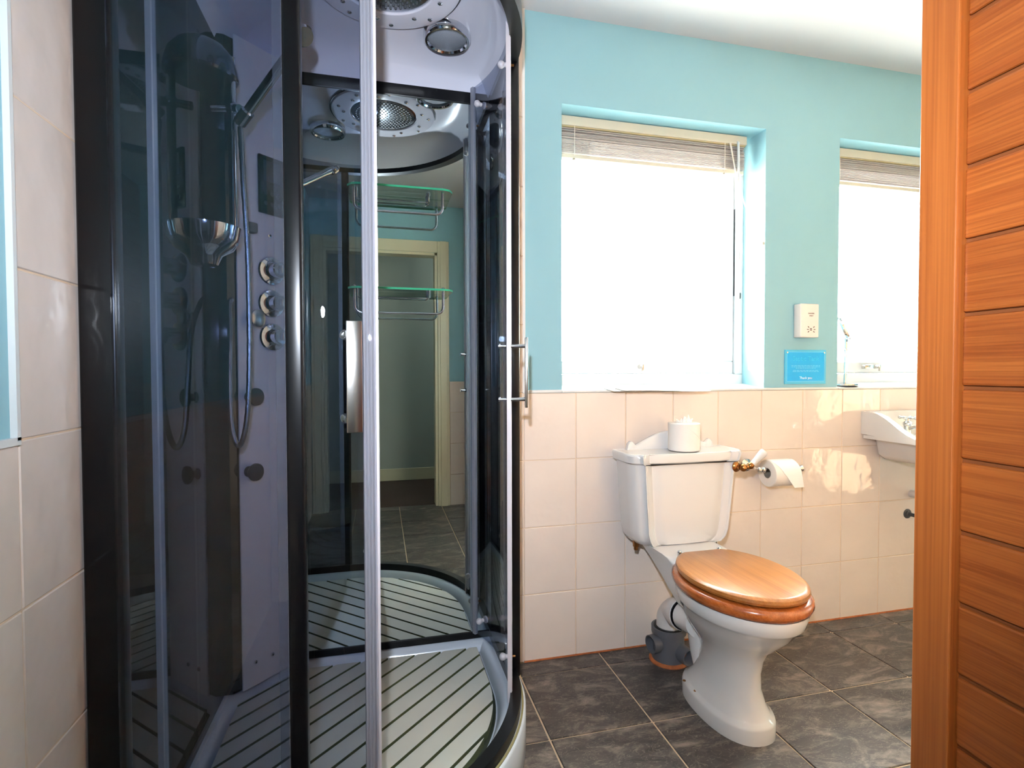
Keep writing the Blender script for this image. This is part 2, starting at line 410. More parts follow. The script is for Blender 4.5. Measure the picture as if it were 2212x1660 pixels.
bm = nb(); box(bm, XL-0.1, XR+0.1, YF-0.06, 0.3, HC, HC+0.1); box(bm, -2.3, 1.7, -3.8, YF-0.06, HC, HC+0.1)
ceil = obj('ceiling', bm, M['white_paint'], smooth=False); ceil['kind'] = 'structure'
bm = nb(); box(bm, -14, 16, 0.31, 22, -0.5, -0.3)
gr = obj('floor_outside', bm, M['ground'], smooth=False); gr['kind'] = 'structure'

# wall tiles: one mesh per size, linked copies in a loop
def tile_mesh(w, h, t=0.008, bev=0.0016, axis='y'):
    bm = nb(); box(bm, -w/2, w/2, 0, t, -h/2, h/2, bev, 1)
    if axis == 'x': bmesh.ops.rotate(bm, verts=bm.verts[:], cent=(0, 0, 0), matrix=Matrix.Rotation(R(90), 3, 'Z'))
    if axis == '-y': bmesh.ops.rotate(bm, verts=bm.verts[:], cent=(0, 0, 0), matrix=Matrix.Rotation(R(180), 3, 'Z'))
    bmesh.ops.recalc_face_normals(bm, faces=bm.faces[:])
    me = bpy.data.meshes.new('tile'); bm.to_mesh(me); bm.free(); me.materials.append(M['tile'])
    return me

def put(me, loc, parent, name='tile', jit=0.0):
    o = bpy.data.objects.new(name, me); o.location = loc
    if jit: o.rotation_euler = (random.uniform(-jit, jit), random.uniform(-jit*0.3, jit*0.3), random.uniform(-jit, jit))
    link(o, parent); return o

TP = 0.205; G = 0.003
tm = tile_mesh(TP-G, 0.2525-G)
for c in range(-1, 15):
    for r in range(4):
        x = (c+0.5)*TP
        if c == -1 and False: continue
        put(tm, (x, 0.0, (ROWS[r]+ROWS[r+1])/2), wall_back, jit=0.0035)
for r in range(6):                                  # full-height column beside the shower
    z0 = 1.009+0.2525*r; z1 = min(z0+0.2525, HC)
    if z1-z0 > 0.2: put(tm, (-0.5*TP, 0.0, (z0+z1)/2), wall_back, jit=0.002)
    else: put(tile_mesh(TP-G, z1-z0-G), (-0.5*TP, 0.0, (z0+z1)/2), wall_back)
bm = nb(); box(bm, -0.003, 0.006, -0.001, YW+0.001, 1.009, HC)
tr = obj('trim_1', bm, M['gloss_white'], smooth=False); tr['kind'] = 'structure'
bm = nb(); box(bm, 0.0, W1[0], -0.002, YW+0.001, 1.009, 1.020, 0.002); box(bm, W1[1]-0.005, W2[0]+0.005, -0.002, YW+0.001, 1.009, 1.018, 0.002); box(bm, W2[1], XR, -0.002, YW+0.001, 1.009, 1.020, 0.002)
tr = obj('trim_2', bm, M['gloss_white'], smooth=False); tr['kind'] = 'structure'
tmx = tile_mesh(TP-G, 0.248-G, axis='x')
LR = [0.9925-0.248*k for k in range(5)]
for c in range(5):                                  # left wall, columns towards the camera
    y = -0.990+TP/2-c*TP
    rows = range(-6, 4) if c == 0 else range(0, 4)
    for k in rows:
        zt = 0.9925-0.248*k; zb = max(zt-0.248, 0.0)
        if zt > HC: 
            continue
        put(tmx, (XL, y, (zt+zb)/2), wall_left, jit=0.0025)
bm = nb(); box(bm, XL-0.006, XL+0.003, -0.998, -0.990, 0.9925, HC); box(bm, XL-0.006, XL+0.003, -2.4, -0.990, 0.986, 0.997)
tr = obj('trim_3', bm, M['gloss_white'], smooth=False); tr['kind'] = 'structure'
tmf = tile_mesh(TP-G, 0.2525-G, axis='-y')
for c in range(4):
    for r in range(4): put(tmf, (0.033+(c+0.5)*TP, YF+0.009, (ROWS[r]+ROWS[r+1])/2), wall_front)

# floor tiles
FS = 0.3348; fx0, fy0 = -0.0367, -0.0899
bm = nb(); box(bm, -FS/2+0.003, FS/2-0.003, -FS/2+0.003, FS/2-0.003, -0.009, 0.0, 0.0015, 1)
bmesh.ops.recalc_face_normals(bm, faces=bm.faces[:])
fme = bpy.data.meshes.new('floor_tile'); bm.to_mesh(fme); bm.free(); fme.materials.append(M['slate'])
def floor_piece(x0, x1, y0, y1):
    bm = nb(); box(bm, x0+0.003, x1-0.003, y0+0.003, y1-0.003, -0.009, 0.0, 0.0015, 1)
    bmesh.ops.recalc_face_normals(bm, faces=bm.faces[:])
    bmesh.ops.translate(bm, verts=bm.verts[:], vec=(-(x0+x1)/2, -(y0+y1)/2, 0))
    me = bpy.data.meshes.new('floor_tile'); bm.to_mesh(me); bm.free(); me.materials.append(M['slate'])
    put(me, ((x0+x1)/2, (y0+y1)/2, 0), floor, 'floor_tile')
for i in range(-3, 10):
    for j in range(-1, 8):
        x0, x1 = fx0+i*FS, fx0+(i+1)*FS; y1, y0 = fy0-j*FS, fy0-(j+1)*FS
        if x0 > 3.18 or y1 < YF: continue
        if x1 < -0.15 and y0 > -0.75: continue         # wholly under the shower tray
        cx0, cx1, cy0, cy1 = max(x0, XL), min(x1, XR), max(y0, YF-0.06), min(y1, 0.0)
        if (cx0, cx1, cy0, cy1) == (x0, x1, y0, y1): put(fme, ((x0+x1)/2, (y0+y1)/2, 0), floor, 'floor_tile')
        elif cx1-cx0 > 0.02 and cy1-cy0 > 0.02: floor_piece(cx0, cx1, cy0, cy1)
bm = nb(); box(bm, 0.0, XR, -0.004, 0.002, -0.003, 0.005, 0.001)
tr = obj('trim_4', bm, M['rust'], smooth=False); tr['kind'] = 'structure'

# windows
def window(idx, x0, x1, stay_x):
    w = struct_root('window_%d' % idx, ((x0+x1)/2, 0.17, WZ[0]))
    fy0, fy1 = 0.145, 0.215
    bm = nb()   # sloped sill board
    loft(bm, [[(x0, 0.145, 1.034), (x0, 0.145, 1.0095), (x0, -0.004, 1.0095), (x0, -0.004, 1.016)], [(x1, 0.145, 1.034), (x1, 0.145, 1.0095), (x1, -0.004, 1.0095), (x1, -0.004, 1.016)]])
    obj('sill', bm, M['gloss_white'], w, smooth=False)
    bm = nb()
    box(bm, x0-0.01, x1+0.01, fy0, fy1, 1.03, 1.075, 0.004); box(bm, x0-0.01, x1+0.01, fy0, fy1, 2.05, 2.10, 0.004)
    box(bm, x0-0.02, x0+0.025, fy0, fy1, 1.0755, 2.0495, 0.004); box(bm, x1-0.035, x1+0.01, fy0, fy1, 1.0755, 2.0495, 0.004)
    obj('frame', bm, M['upvc'], w, smooth=False)
    s0, s1, t0, t1 = x0+0.022, x1-0.036, 1.0765, 2.0485
    bm = nb()
    box(bm, s0, s1, fy0+0.012, fy1-0.008, t0, t0+0.055, 0.006); box(bm, s0, s1, fy0+0.012, fy1-0.008, t1-0.05, t1, 0.006)
    box(bm, s0, s0+0.03, fy0+0.012, fy1-0.008, t0+0.0553, t1-0.0503, 0.006); box(bm, s1-0.050, s1, fy0+0.012, fy1-0.008, t0+0.0553, t1-0.0503, 0.006)
    obj('sash', bm, M['upvc'], w, smooth=False)
    bm = nb(); box(bm, s0+0.025, s1-0.05, 0.176, 0.182, t0+0.05, t1-0.045)
    obj('pane', bm, M['frosted'], w, smooth=False)
    bm = nb()
    box(bm, s1+0.0005, s1+0.0025, fy0+0.008, fy0+0.03, 1.42, 1.80)
    obj('dark_slit', bm, M['rubber'], w, smooth=False)  # shade of the slit beside the sash, put in as a dark strip
    bm = nb(); cyl(bm, (stay_x, fy0+0.012, 1.107), (stay_x, fy0-0.012, 1.107), 0.009, 0.007, 12); box(bm, stay_x-0.004, stay_x+0.004, fy0-0.02, fy0-0.010, 1.088, 1.118, 0.002)
    obj('latch', bm, M['brushed'], w)
    return w
w1 = window(1, W1[0], W1[1], 0.55)
bm = nb(); cyl(bm, (1.0395, 0.02, 1.62), (1.031, 0.02, 1.62), 0.013, 0.010, 14)
obj('knob', bm, M['blind'], w1)
w2 = window(2, W2[0], W2[1], 1.78)
bm = nb(); box(bm, 1.69, 1.74, 0.125, 0.148, 1.098, 1.116, 0.003)
obj('latch', bm, M['brushed'], w2)

# ------------------------------------------------------------------ timber cubicle at the right
tp = thing('timber_cubicle', (0.256, -1.335, 0), 'varnished orange timber cubicle of horizontal boards with end stile at right edge', 'partition', rotz=R(-2.7))
bm = nb(); box(bm, 0.0, 0.045, 0.0, 0.056, 0, HC-0.002, 0.002)
obj('stile', bm, M['stile'], tp, smooth=False, local=True)
PB = 0.1012; ztop = 1.471
bm = nb(); box(bm, 0.0175, 0.040, -1.16, 0.0, 0, HC-0.002)
obj('backing', bm, M['groove'], tp, smooth=False, local=True)
bm = nb(); box(bm, 0.011, 0.0174, -1.16, -0.001, -0.0478, 0.0478, 0.0035, 2)
bmesh.ops.recalc_face_normals(bm, faces=bm.faces[:])
bme = bpy.data.meshes.new('board'); bm.to_mesh(bme); bm.free(); bme.materials.append(M['board'])
k0 = -9
for k in range(k0, 15):
    zc = ztop-(k+0.5)*PB
    if zc-0.0465 < 0 or zc+0.0465 > HC: continue
    put(bme, (0, 0, zc), tp, 'board')
# the cubicle's other face looks at the window wall (seen in the glazed tiles)
bm = nb(); box(bm, 0.045, 2.90, 0.030, 0.040, 0, HC-0.002)
obj('backing', bm, M['groove'], tp, smooth=False, local=True)
bm = nb(); box(bm, 0.0455, 2.90, 0.040, 0.056, -0.0478, 0.0478, 0.0035, 2)
bmesh.ops.recalc_face_normals(bm, faces=bm.faces[:])
bmx = bpy.data.meshes.new('front_board'); bm.to_mesh(bmx); bm.free(); bmx.materials.append(M['board_x'])
for k in range(k0, 15):
    zc = ztop-(k+0.5)*PB
    if zc-0.0465 < 0 or zc+0.0465 > HC: continue
    put(bmx, (0, 0, zc), tp, 'front_board')
# ------------------------------------------------------------------ shower cabin
CX, CY, XB = -0.66, -0.30, -1.021       # centre of the curved front, left wall side
def outline(r, el, eb=None, cut=0.0, seg=28):
    """plan of the quadrant: front, quarter circle, right side, back (inset el on the left wall, eb on the back wall)"""
    eb = el if eb is None else eb
    p = [(XB+el, CY-r), (-0.82, CY-r), (CX, CY-r)]
    p += [(CX+r*math.cos(a), CY+r*math.sin(a)) for a in [R(-90+90*(i+1)/seg) for i in range(seg)]]
    p += [(CX+r, -eb), (-0.5, -eb), (XB+el+cut+0.001, -eb), (XB+el, -eb-cut-0.001)]
    return p
def ringz(pts, z): return [(x, y, z) for x, y in pts]
def band(bm, r0, r1, z0, z1, a0=None, a1=None, x0=None, yend=None, seg=36):
    """swept rectangle r0..r1; whole front when a0 is None, else the arc a0..a1 (degrees)"""
    if a0 is None:
        pin = [(x0, CY-r0)] + [(CX+r0*math.cos(R(t)), CY+r0*math.sin(R(t))) for t in [-90+90*i/seg for i in range(seg+1)]] + [(CX+r0, yend)]
        pou = [(x0, CY-r1)] + [(CX+r1*math.cos(R(t)), CY+r1*math.sin(R(t))) for t in [-90+90*i/seg for i in range(seg+1)]] + [(CX+r1, yend)]
    else:
        an = [a0+(a1-a0)*i/seg for i in range(seg+1)]
        pin = [(CX+r0*math.cos(R(t)), CY+r0*math.sin(R(t))) for t in an]; pou = [(CX+r1*math.cos(R(t)), CY+r1*math.sin(R(t))) for t in an]
    rings = [[(a[0], a[1], z0), (b[0], b[1], z0), (b[0], b[1], z1), (a[0], a[1], z1)] for a, b in zip(pin, pou)]
    return loft(bm, rings)

sh = thing('shower_cabin', (-0.57, -0.45, 0), 'black framed quadrant shower cabin with tinted sliding doors and white domed roof', 'shower')
# tray
bm = nb()
loft(bm, [ringz(outline(.553, .004), 0), ringz(outline(.563, .004), .02), ringz(outline(.563, .004), .128), ringz(outline(.558, .006), .134), ringz(outline(.508, .052, .028), .136),
          ringz(outline(.497, .064, .042, .14), .130), ringz(outline(.486, .076, .054, .145), .108), ringz(outline(.480, .084, .06, .15), .094)])
obj('tray', bm, M['tray'], sh, angle=50)
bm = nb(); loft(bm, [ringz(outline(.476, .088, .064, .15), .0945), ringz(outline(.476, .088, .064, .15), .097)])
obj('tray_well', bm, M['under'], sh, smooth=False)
bm = nb(); band(bm, .551, .5565, .1345, .138, x0=XB+.06, yend=-.01)
obj('sealant', bm, mat('yellowed_sealant', (128, 118, 76), rough=0.6), sh)
# tracks
for nm, z0, z1, r0, r1 in (('bottom_track', .135, .166, .518, .549), ('top_track', 2.028, 2.085, .520, .556)):
    bm = nb(); band(bm, r0, r1, z0, z1, x0=XB+.03, yend=-.012); o = obj(nm, bm, M['black'], sh)
# posts
for x0, x1, y0, y1 in ((XB, -.962, -.834, -.800), (-.685, -.653, -.858, -.826), (-.130, -.098, -.318, -.288), (-.136, -.098, -.042, -.004)):
    bm = nb(); box(bm, x0, x1, y0, y1, .137, 2.08, 0.006, 3); obj('post', bm, M['black'], sh)
# fixed panes
bm = nb(); box(bm, -.966, -.688, -.845, -.839, .150, 2.04); obj('fixed_pane', bm, M['tint'], sh, smooth=False)
bm = nb(); box(bm, -.118, -.112, -.290, -.040, .150, 2.04); obj('fixed_pane', bm, M['tint'], sh, smooth=False)
bm = nb(); box(bm, -.704, -.686, -.8385, -.834, .166, 2.03); obj('edge_seal', bm, glassy('clear_edge_seal', (0.92, 0.92, 0.94, 1), 1.5, 0.1, frost=0.12, frost_col=(0.8, 0.8, 0.84, 1)), sh, smooth=False)
# doors: curved panes, seal strips, rollers, handles
def pol(a, r, z): return Vector((CX+r*math.cos(R(a)), CY+r*math.sin(R(a)), z))
def door(a0, a1, lead, hand_a, hb0, hb1, shift, knobs):
    bm = nb(); band(bm, .514, .520, .172, 2.062, a0, a1, seg=28); d = obj('sliding_door', bm, M['tint'], sh)
    s = 1 if lead == a1 else -1
    bm = nb()
    l0, l1 = sorted((lead-s*2.75, lead+s*0.2)); band(bm, .5125, .5215, .160, 2.066, l0, l1, seg=4)
    for q in (0.25, 1.0, 1.75, 2.5): cyl(bm, pol(lead-s*q, .5220, .160), pol(lead-s*q, .5220, 2.066), .0022, n=8)
    obj('seal_strip', bm, M['seal'], d)
    tr_ = a0 if lead == a1 else a1
    bm = nb(); l0, l1 = sorted((tr_, tr_+s*1.6)); band(bm, .5120, .5235, .166, 2.066, l0, l1, seg=3)
    obj('seal_strip', bm, M['seal'], d)
    bm = nb(); l0, l1 = sorted((lead-s*0.35, lead+s*0.55)); band(bm, .5105, .5225, .134, 2.068, l0, l1, seg=2)
    obj('edge_trim', bm, M['seal_white'], d)
    for t in (lead-s*7, tr_+s*7):
        for z in (1.985, .235):
            bm = nb()
            sphere(bm, pol(t, .4985, z), .011, 14); cyl(bm, pol(t, .502, z), pol(t, .514, z), .0065, n=12)
            lathe(bm, [(.012, 0), (.012, .006)], pol(t, .5205, z), pol(t, 1, 0)-pol(t, 0, 0), 14)
            obj('roller', bm, M['seal_white'], d)
            bm = nb(); cyl(bm, pol(t, .5265, z), pol(t, .536, z), .0035, n=10); obj('roller_pin', bm, M['brass'], d)
    # handle: flat bar on two standoffs
    n = Vector((math.cos(R(hand_a)), math.sin(R(hand_a)), 0)); tg = Vector((-n.y, n.x, 0))
    base = Vector((CX, CY, 0))
    bm = nb(); box(bm, -.0145, .0145, -.004, .004, hb0, hb1, .0015, 2)
    bmesh.ops.transform(bm, matrix=Matrix(((tg.x, n.x, 0, base.x+n.x*.566+tg.x*shift), (tg.y, n.y, 0, base.y+n.y*.566+tg.y*shift), (0, 0, 1, 0), (0, 0, 0, 1))), verts=bm.verts[:])
    h = obj('handle', bm, M['brushed'], d, angle=25)
    for z in (hb1-.024, hb0+.024):
        bm = nb(); p = base+tg*(shift-.012*(1 if shift else 0))
        cyl(bm, p+n*.520+Vector((0, 0, z)), p+n*.563+Vector((0, 0, z)), .0062, n=14)
        lathe(bm, [(.010, 0), (.010, .004)], p+n*.520+Vector((0, 0, z)), n, 16)
        lathe(bm, [(.009, 0), (.009, .004), (.005, .006), (.005, .022), (.007, .023), (.007, .027)], p+n*.514+Vector((0, 0, z)), -n, 14)
        obj('standoff', bm, M['chrome'], d)
    return d
door(-123, -74.9, -74.9, -81.0, .975, 1.186, .008, 0)
door(-14.6, 27.5, -14.6, -13.6, .986, 1.186, 0.0, 0)
# left back panel of black glass, mirror panel with black frame
bm = nb(); box(bm, -.990, -.968, -.800, -.150, .137, 2.05, .001); obj('back_panel', bm, M['back_glass'], sh, smooth=False)
bm = nb(); box(bm, -.800, -.120, -.040, -.034, .160, 2.022); mir = obj('mirror_panel', bm, M['mirror'], sh, smooth=False)
bm = nb(); box(bm, -.800, -.128, -.044, -.006, .136, .160, .002); box(bm, -.800, -.128, -.044, -.006, 2.022, 2.062, .002); box(bm, -.800, -.128, -.033, -.006, .1605, 2.0215)
obj('mirror_frame', bm, M['black'], sh, smooth=False)
# corner column
bm = nb()
loft(bm, [ringz([(-.775, -.045), (-.9160, -.1860), (-.9190, -.1880), (-.9220, -.1870), (-.9230, -.1840), (-.9230, -.150), (-.9230, -.008), (-.775, -.008)], z) for z in (.136, 2.07)])
colm = obj('column', bm, M['tower'], sh, angle=40)
bm = nb(); loft(bm, [ringz([(-.9232, -.1800), (-.9450, -.1980), (-.9680, -.1980), (-.9680, -.010), (-.9232, -.010)], z) for z in (.137, 2.06)])
obj('column_return', bm, M['black_gloss'], sh, smooth=False)
n45 = Vector((.7071, -.7071, 0)); t45 = Vector((-.7071, -.7071, 0)); A0 = Vector((-.775, -.045, 0))
def cp(s, z, d=0.0): return A0+t45*s+n45*d+Vector((0, 0, z))
def colbox(s0, s1, z0, z1, d0, d1, bev=.001):
    bm = nb(); box(bm, s0, s1, d0, d1, z0, z1, bev)
    bmesh.ops.transform(bm, matrix=Matrix(((t45.x, n45.x, 0, A0.x), (t45.y, n45.y, 0, A0.y), (0, 0, 1, 0), (0, 0, 0, 1))), verts=bm.verts[:]); return bm
cpn = obj('control_panel', colbox(.050, .136, 1.574, 1.750, 0, .010, .003), M['black_gloss'], colm, smooth=False)
obj('control_screen', colbox(.066, .122, 1.672, 1.735, .0095, .0108, 0), mat('lcd_grey', (56, 66, 76), rough=0.15), colm, smooth=False)
bm = nb()
for q in range(2):
    for w in range(3): lathe(bm, [(.0065, 0), (.0065, .002)], cp(.072+.022*w, 1.605+.032*q, .0098), n45, 14)
obj('control_button', bm, M['rubber'], colm)
for zz, s in ((1.402, .095), (1.301, .096), (1.198, .093)):
    bm = nb(); lathe(bm, [(.043, 0), (.044, .003), (.041, .008), (.030, .010), (.026, .012), (.024, .030), (.024, .046), (.021, .050), (.0, .050)][:-1], cp(s, zz), n45, 36)
    k = obj('knob', bm, M['chrome'], colm)
    bm = nb(); box(bm, -.004, .004, -.012, .012, .0, .012, .002)
    bmesh.ops.transform(bm, matrix=Matrix(((t45.x, 0, n45.x, 0), (t45.y, 0, n45.y, 0), (0, 1, 0, 0), (0, 0, 0, 1))), verts=bm.verts[:])
    bmesh.ops.translate(bm, verts=bm.verts[:], vec=cp(s, zz, .048)); obj('knob_blade', bm, M['chrome'], colm)
for zz, s in ((1.249, .166), (1.016, .174), (.792, .178)):
    bm = nb(); lathe(bm, [(.016, 0), (.016, .004), (.010, .006), (.011, .018), (.023, .022), (.0265, .028), (.0255, .035), (.020, .038)], cp(s, zz), n45 + Vector((.25, 0, 0)), 24)
    j = obj('body_jet', bm, M['brushed'] if zz > 1.2 else M['rubber'], colm)
for zz, s in ((1.510, .098), (.207, .164), (.205, .107)):
    bm = nb(); lathe(bm, [(.006, 0), (.0058, .003), (.003, .004)], cp(s, zz), n45, 14); obj('screw', bm, M['chrome'], colm)
    bm = nb(); lathe(bm, [(.0026, .0039), (.0026, .0045)], cp(s, zz), n45, 10); obj('screw_slot', bm, M['dark_hole'], colm)
obj('clip', colbox(.152, .180, 1.503, 1.533, 0, .026, .004), mat('clip_plastic', (132, 128, 116), rough=0.5), colm)
bm = nb(); cyl(bm, cp(.045, 1.97), cp(.045, 1.97, .02), .016, .012, 16); obj('cap', bm, M['chrome'], colm)
# riser rail with end brackets and soap dish
RX, RY = -.895, -.320
bm = nb(); cyl(bm, (RX, RY, 1.43), (RX, RY, 1.93), .0105, n=18); rail = obj('riser_rail', bm, M['chrome'], sh)
def half_bowl(zs, flip):
    bm = nb(); rings = []
    for r, z in zs:
        rings.append([(-.967, RY+r*1.0, z)] + [(-.967+1.05*r*math.cos(R(a)), RY+r*math.sin(R(a)), z) for a in [90-180*i/24 for i in range(1, 24)]] + [(-.967, RY-r, z)])
    loft(bm, rings); return bm
obj('soap_dish', half_bowl([(.022, 1.372), (.030, 1.376), (.040, 1.400), (.066, 1.418), (.080, 1.442), (.086, 1.476), (.082, 1.478), (.074, 1.450), (.055, 1.432)], 0), M['chrome'], sh)
obj('rail_bracket', half_bowl([(.080, 1.868), (.084, 1.874), (.082, 1.895), (.074, 1.925), (.056, 1.950), (.028, 1.968), (.010, 1.972)], 1), mat('smoked_chrome', (120, 128, 140), rough=0.08, metal=0.9), sh)
# roof dome
bm = nb()
loft(bm, [ringz(outline(.524, .050, .030), 2.040), ringz(outline(.515, .058, .040), 2.060), ringz(outline(.502, .074, .055), 2.085), ringz(outline(.478, .098, .080), 2.110), ringz(outline(.440, .136, .118), 2.128), ringz(outline(.38, .196, .178), 2.137), ringz(outline(.30, .27, .25), 2.140)], cap0=False)
loft(bm, [ringz(outline(.524, .050, .030), 2.040), ringz(outline(.556, .002, .002), 2.086), ringz(outline(.550, .004, .004), 2.15), ringz(outline(.46, .07, .07), 2.20)], cap0=False)
bmesh.ops.remove_doubles(bm, verts=bm.verts[:], dist=0.0005)
roof = obj('roof_dome', bm, M['acrylic'], sh, angle=60)
HX, HY = -.492, -.425
bm = nb(); lathe(bm, [(.130, 2.1405), (.130, 2.1290), (.134, 2.1260), (.190, 2.1260), (.202, 2.1290), (.205, 2.1405)], (HX, HY, 0), (0, 0, 1), 64, cap=False)
ring = obj('shower_ring', bm, M['acrylic'], sh, angle=25)
bm = nb(); lathe(bm, [(.2055, 2.1385), (.2055, 2.1345), (.2085, 2.1345), (.2085, 2.1385)], (HX, HY, 0), (0, 0, 1), 64, cap=False)
obj('ring_seam', bm, M['rubber'], sh)
bm = nb(); lathe(bm, [(.129, 2.139), (.129, 2.131), (.120, 2.1275), (.001, 2.1265)], (HX, HY, 0), (0, 0, 1), 48); head = obj('rain_head', bm, mat('rain_head_steel', (178, 182, 190), rough=0.16, metal=1.0, bump=0.12, bscale=90, bdist=0.001), sh, angle=25)
bm = nb()
for k in range(1, 9):
    m_ = 6*k
    for q in range(m_):
        a = 2*PI*q/m_; r = .0135*k
        lathe(bm, [(.0036, 2.1282), (.0028, 2.1248)], (HX+r*math.cos(a), HY+r*math.sin(a), 0), (0, 0, 1), 6)
o = obj('nozzles', bm, M['rubber'], sh); o['kind'] = 'stuff'
for q in range(18):
    a = 2*PI*(q//2)/9 + (0.12 if q % 2 else -0.12) + 0.2; r = .156 if q % 2 else .178
    bm = nb(); lathe(bm, [(.0072, 2.1262), (.0068, 2.1235), (.0040, 2.1215), (.0010, 2.1210)], (HX+r*math.cos(a), HY+r*math.sin(a), 0), (0, 0, 1), 14)
    obj('ring_jet', bm, M['chrome'], sh)
for lx, ly in ((-.305, -.225), (-.725, -.620)):
    bm = nb(); lathe(bm, [(.060, 2.141), (.058, 2.118), (.062, 2.1125), (.068, 2.1125), (.073, 2.120), (.074, 2.141)], (lx, ly, 0), (0, 0, 1), 40, cap=False)
    dl = obj('downlight', bm, M['chrome'], sh, angle=40)
    bm = nb(); lathe(bm, [(.060, 2.139), (.060, 2.126), (.045, 2.122), (.001, 2.121)], (lx, ly, 0), (0, 0, 1), 32); obj('lens', bm, mat('pebbled_lens', (176, 182, 192), rough=0.18, metal=0.35, bump=0.9, bscale=420, bdist=0.004), dl)

# duckboard lying in the tray: one strip per plank, cut to the tray's outline
db = thing('duckboard', (-0.55, -0.42, 0.1), 'pale slatted duckboard of diagonal planks lying in the shower tray', 'duckboard')
def clip(poly, n, d):
    out = []
    for (p, q) in zip(poly, poly[1:]+poly[:1]):
        a, b = p[0]*n[0]+p[1]*n[1]-d, q[0]*n[0]+q[1]*n[1]-d
        if a <= 0: out.append(p)
        if (a < 0 < b) or (b < 0 < a):
            t = a/(a-b); out.append((p[0]+(q[0]-p[0])*t, p[1]+(q[1]-p[1])*t))
    return out
edge = outline(.468, .094, .070, .15, seg=40)
nn = (-math.sin(R(44)), math.cos(R(44))); pitch_ = .0618; d0 = (-.534)*nn[0]+(-.111)*nn[1]
for k in range(-14, 12):
    a, b = d0+k*pitch_+.0043, d0+(k+1)*pitch_-.0043
    poly = clip(edge, nn, b)
    if poly: poly = clip(poly, (-nn[0], -nn[1]), -a)
    if len(poly) < 3: continue
    bm = nb(); cxp = sum(p[0] for p in poly)/len(poly); cyp = sum(p[1] for p in poly)/len(poly)
    ins = [(cxp+(x-cxp)*.994, cyp+(y-cyp)*.994) for x, y in poly]
    loft(bm, [ringz(poly, .0975), ringz(poly, .1175), ringz(ins, .1195)])
    bmesh.ops.remove_doubles(bm, verts=bm.verts[:], dist=0.0004)
    bm.normal_update(); bmesh.ops.recalc_face_normals(bm, faces=bm.faces[:])
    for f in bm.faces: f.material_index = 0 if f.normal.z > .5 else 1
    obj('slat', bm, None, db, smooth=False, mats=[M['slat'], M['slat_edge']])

# glass shelves on the mirror panel
def shelf(z, label):
    t = thing('glass_shelf', (-0.445, -0.10, z), label, 'shelf', 'glass shelves on the shower mirror')
    bm = nb()
    x0, x1 = -.612, -.279
    pts = [(x0, -.042), (x0, -.125), (x0+.012, -.145), (x0+.03, -.152), (x1-.03, -.152), (x1-.012, -.145), (x1, -.125), (x1, -.042)]
    prism(bm, pts, z-.003, z+.003); g = obj('shelf_pane', bm, M['shelf_glass'], t, smooth=False)
    bm = nb(); pe = [(x0-.0006, -.125), (x0+.0115, -.1456), (x0+.03, -.1528), (x1-.03, -.1528), (x1-.0115, -.1456), (x1+.0006, -.125)]
    pi_ = [(x0+.0006, -.125), (x0+.0125, -.1444), (x0+.03, -.1508), (x1-.03, -.1508), (x1-.0125, -.1444), (x1-.0006, -.125)]
    loft(bm, [[(a[0], a[1], z-.0032), (b[0], b[1], z-.0032), (b[0], b[1], z+.0032), (a[0], a[1], z+.0032)] for a, b in zip(pi_, pe)])
    obj('front_edge', bm, M['green_edge'], t, smooth=False)
    bm = nb(); tube(bm, bend([(-.592, -.136, z-.003), (-.592, -.136, z-.078), (-.312, -.136, z-.078), (-.312, -.136, z-.003)], .026), .0042, 12)
    obj('towel_rail', bm, M['chrome'], t)
    bm = nb(); tube(bm, bend([(-.585, -.060, z+.012), (-.585, -.060, z-.018), (-.355, -.060, z-.018), (-.355, -.060, z+.012)], .006, 4), .0024, 10)
    obj('wire_rail', bm, M['chrome'], t)
    for x in (-.588, -.352):
        bm = nb(); lathe(bm, [(.0065, z-.016), (.0065, z-.0035), (.0045, z-.003), (.0045, z+.004), (.0070, z+.005), (.0070, z+.015), (.0055, z+.017)], (x, -.060, 0), (0, 0, 1), 16)
        cyl(bm, (x, -.040, z-.010), (x, -.062, z-.010), .0050, n=14)
        obj('peg', bm, M['chrome'], t)
    for x in (-.592, -.312):
        bm = nb(); lathe(bm, [(.0060, z+.003), (.0060, z+.006), (.0035, z+.009)], (x, -.136, 0), (0, 0, 1), 14); obj('cap', bm, M['chrome'], t)
    return t
shelf(1.682, 'upper glass shelf with chrome rail on the shower mirror')
shelf(1.357, 'lower glass shelf with chrome rail on the shower mirror')

# hand shower with its hose, resting in the rail's slider
hs_ = thing('hand_shower', (RX, RY, 1.79), 'chrome stick hand shower with looped metal hose held on the riser rail', 'hand shower')
bm = nb(); sphere(bm, (RX, RY, 1.797), .018, 18); cyl(bm, (RX, RY, 1.797), (-.945, RY-.004, 1.79), .009, .011, 16); cyl(bm, (RX, RY, 1.797), (-.8735, -.336, 1.790), .011, .012, 16)
obj('slider', bm, M['chrome'], rail)
hd = (Vector((-.687, -.497, 1.925))-Vector((-.855, -.350, 1.772))).normalized(); hp = Vector((-.855, -.350, 1.772))
bm = nb(); lathe(bm, [(.011, -.035), (.017, -.030), (.0175, .010), (.0125, .014), (.0125, .19), (.0145, .235), (.0135, .262)], hp, hd, 20); obj('handle', bm, M['chrome'], hs_)
bm = nb(); lathe(bm, [(.012, -.012), (.024, -.008), (.026, .004), (.022, .010)], hp+hd*.255+Vector((.004, -.004, 0)), Vector((.55, -.5, -.62)), 22); obj('spray_head', bm, M['chrome'], hs_)
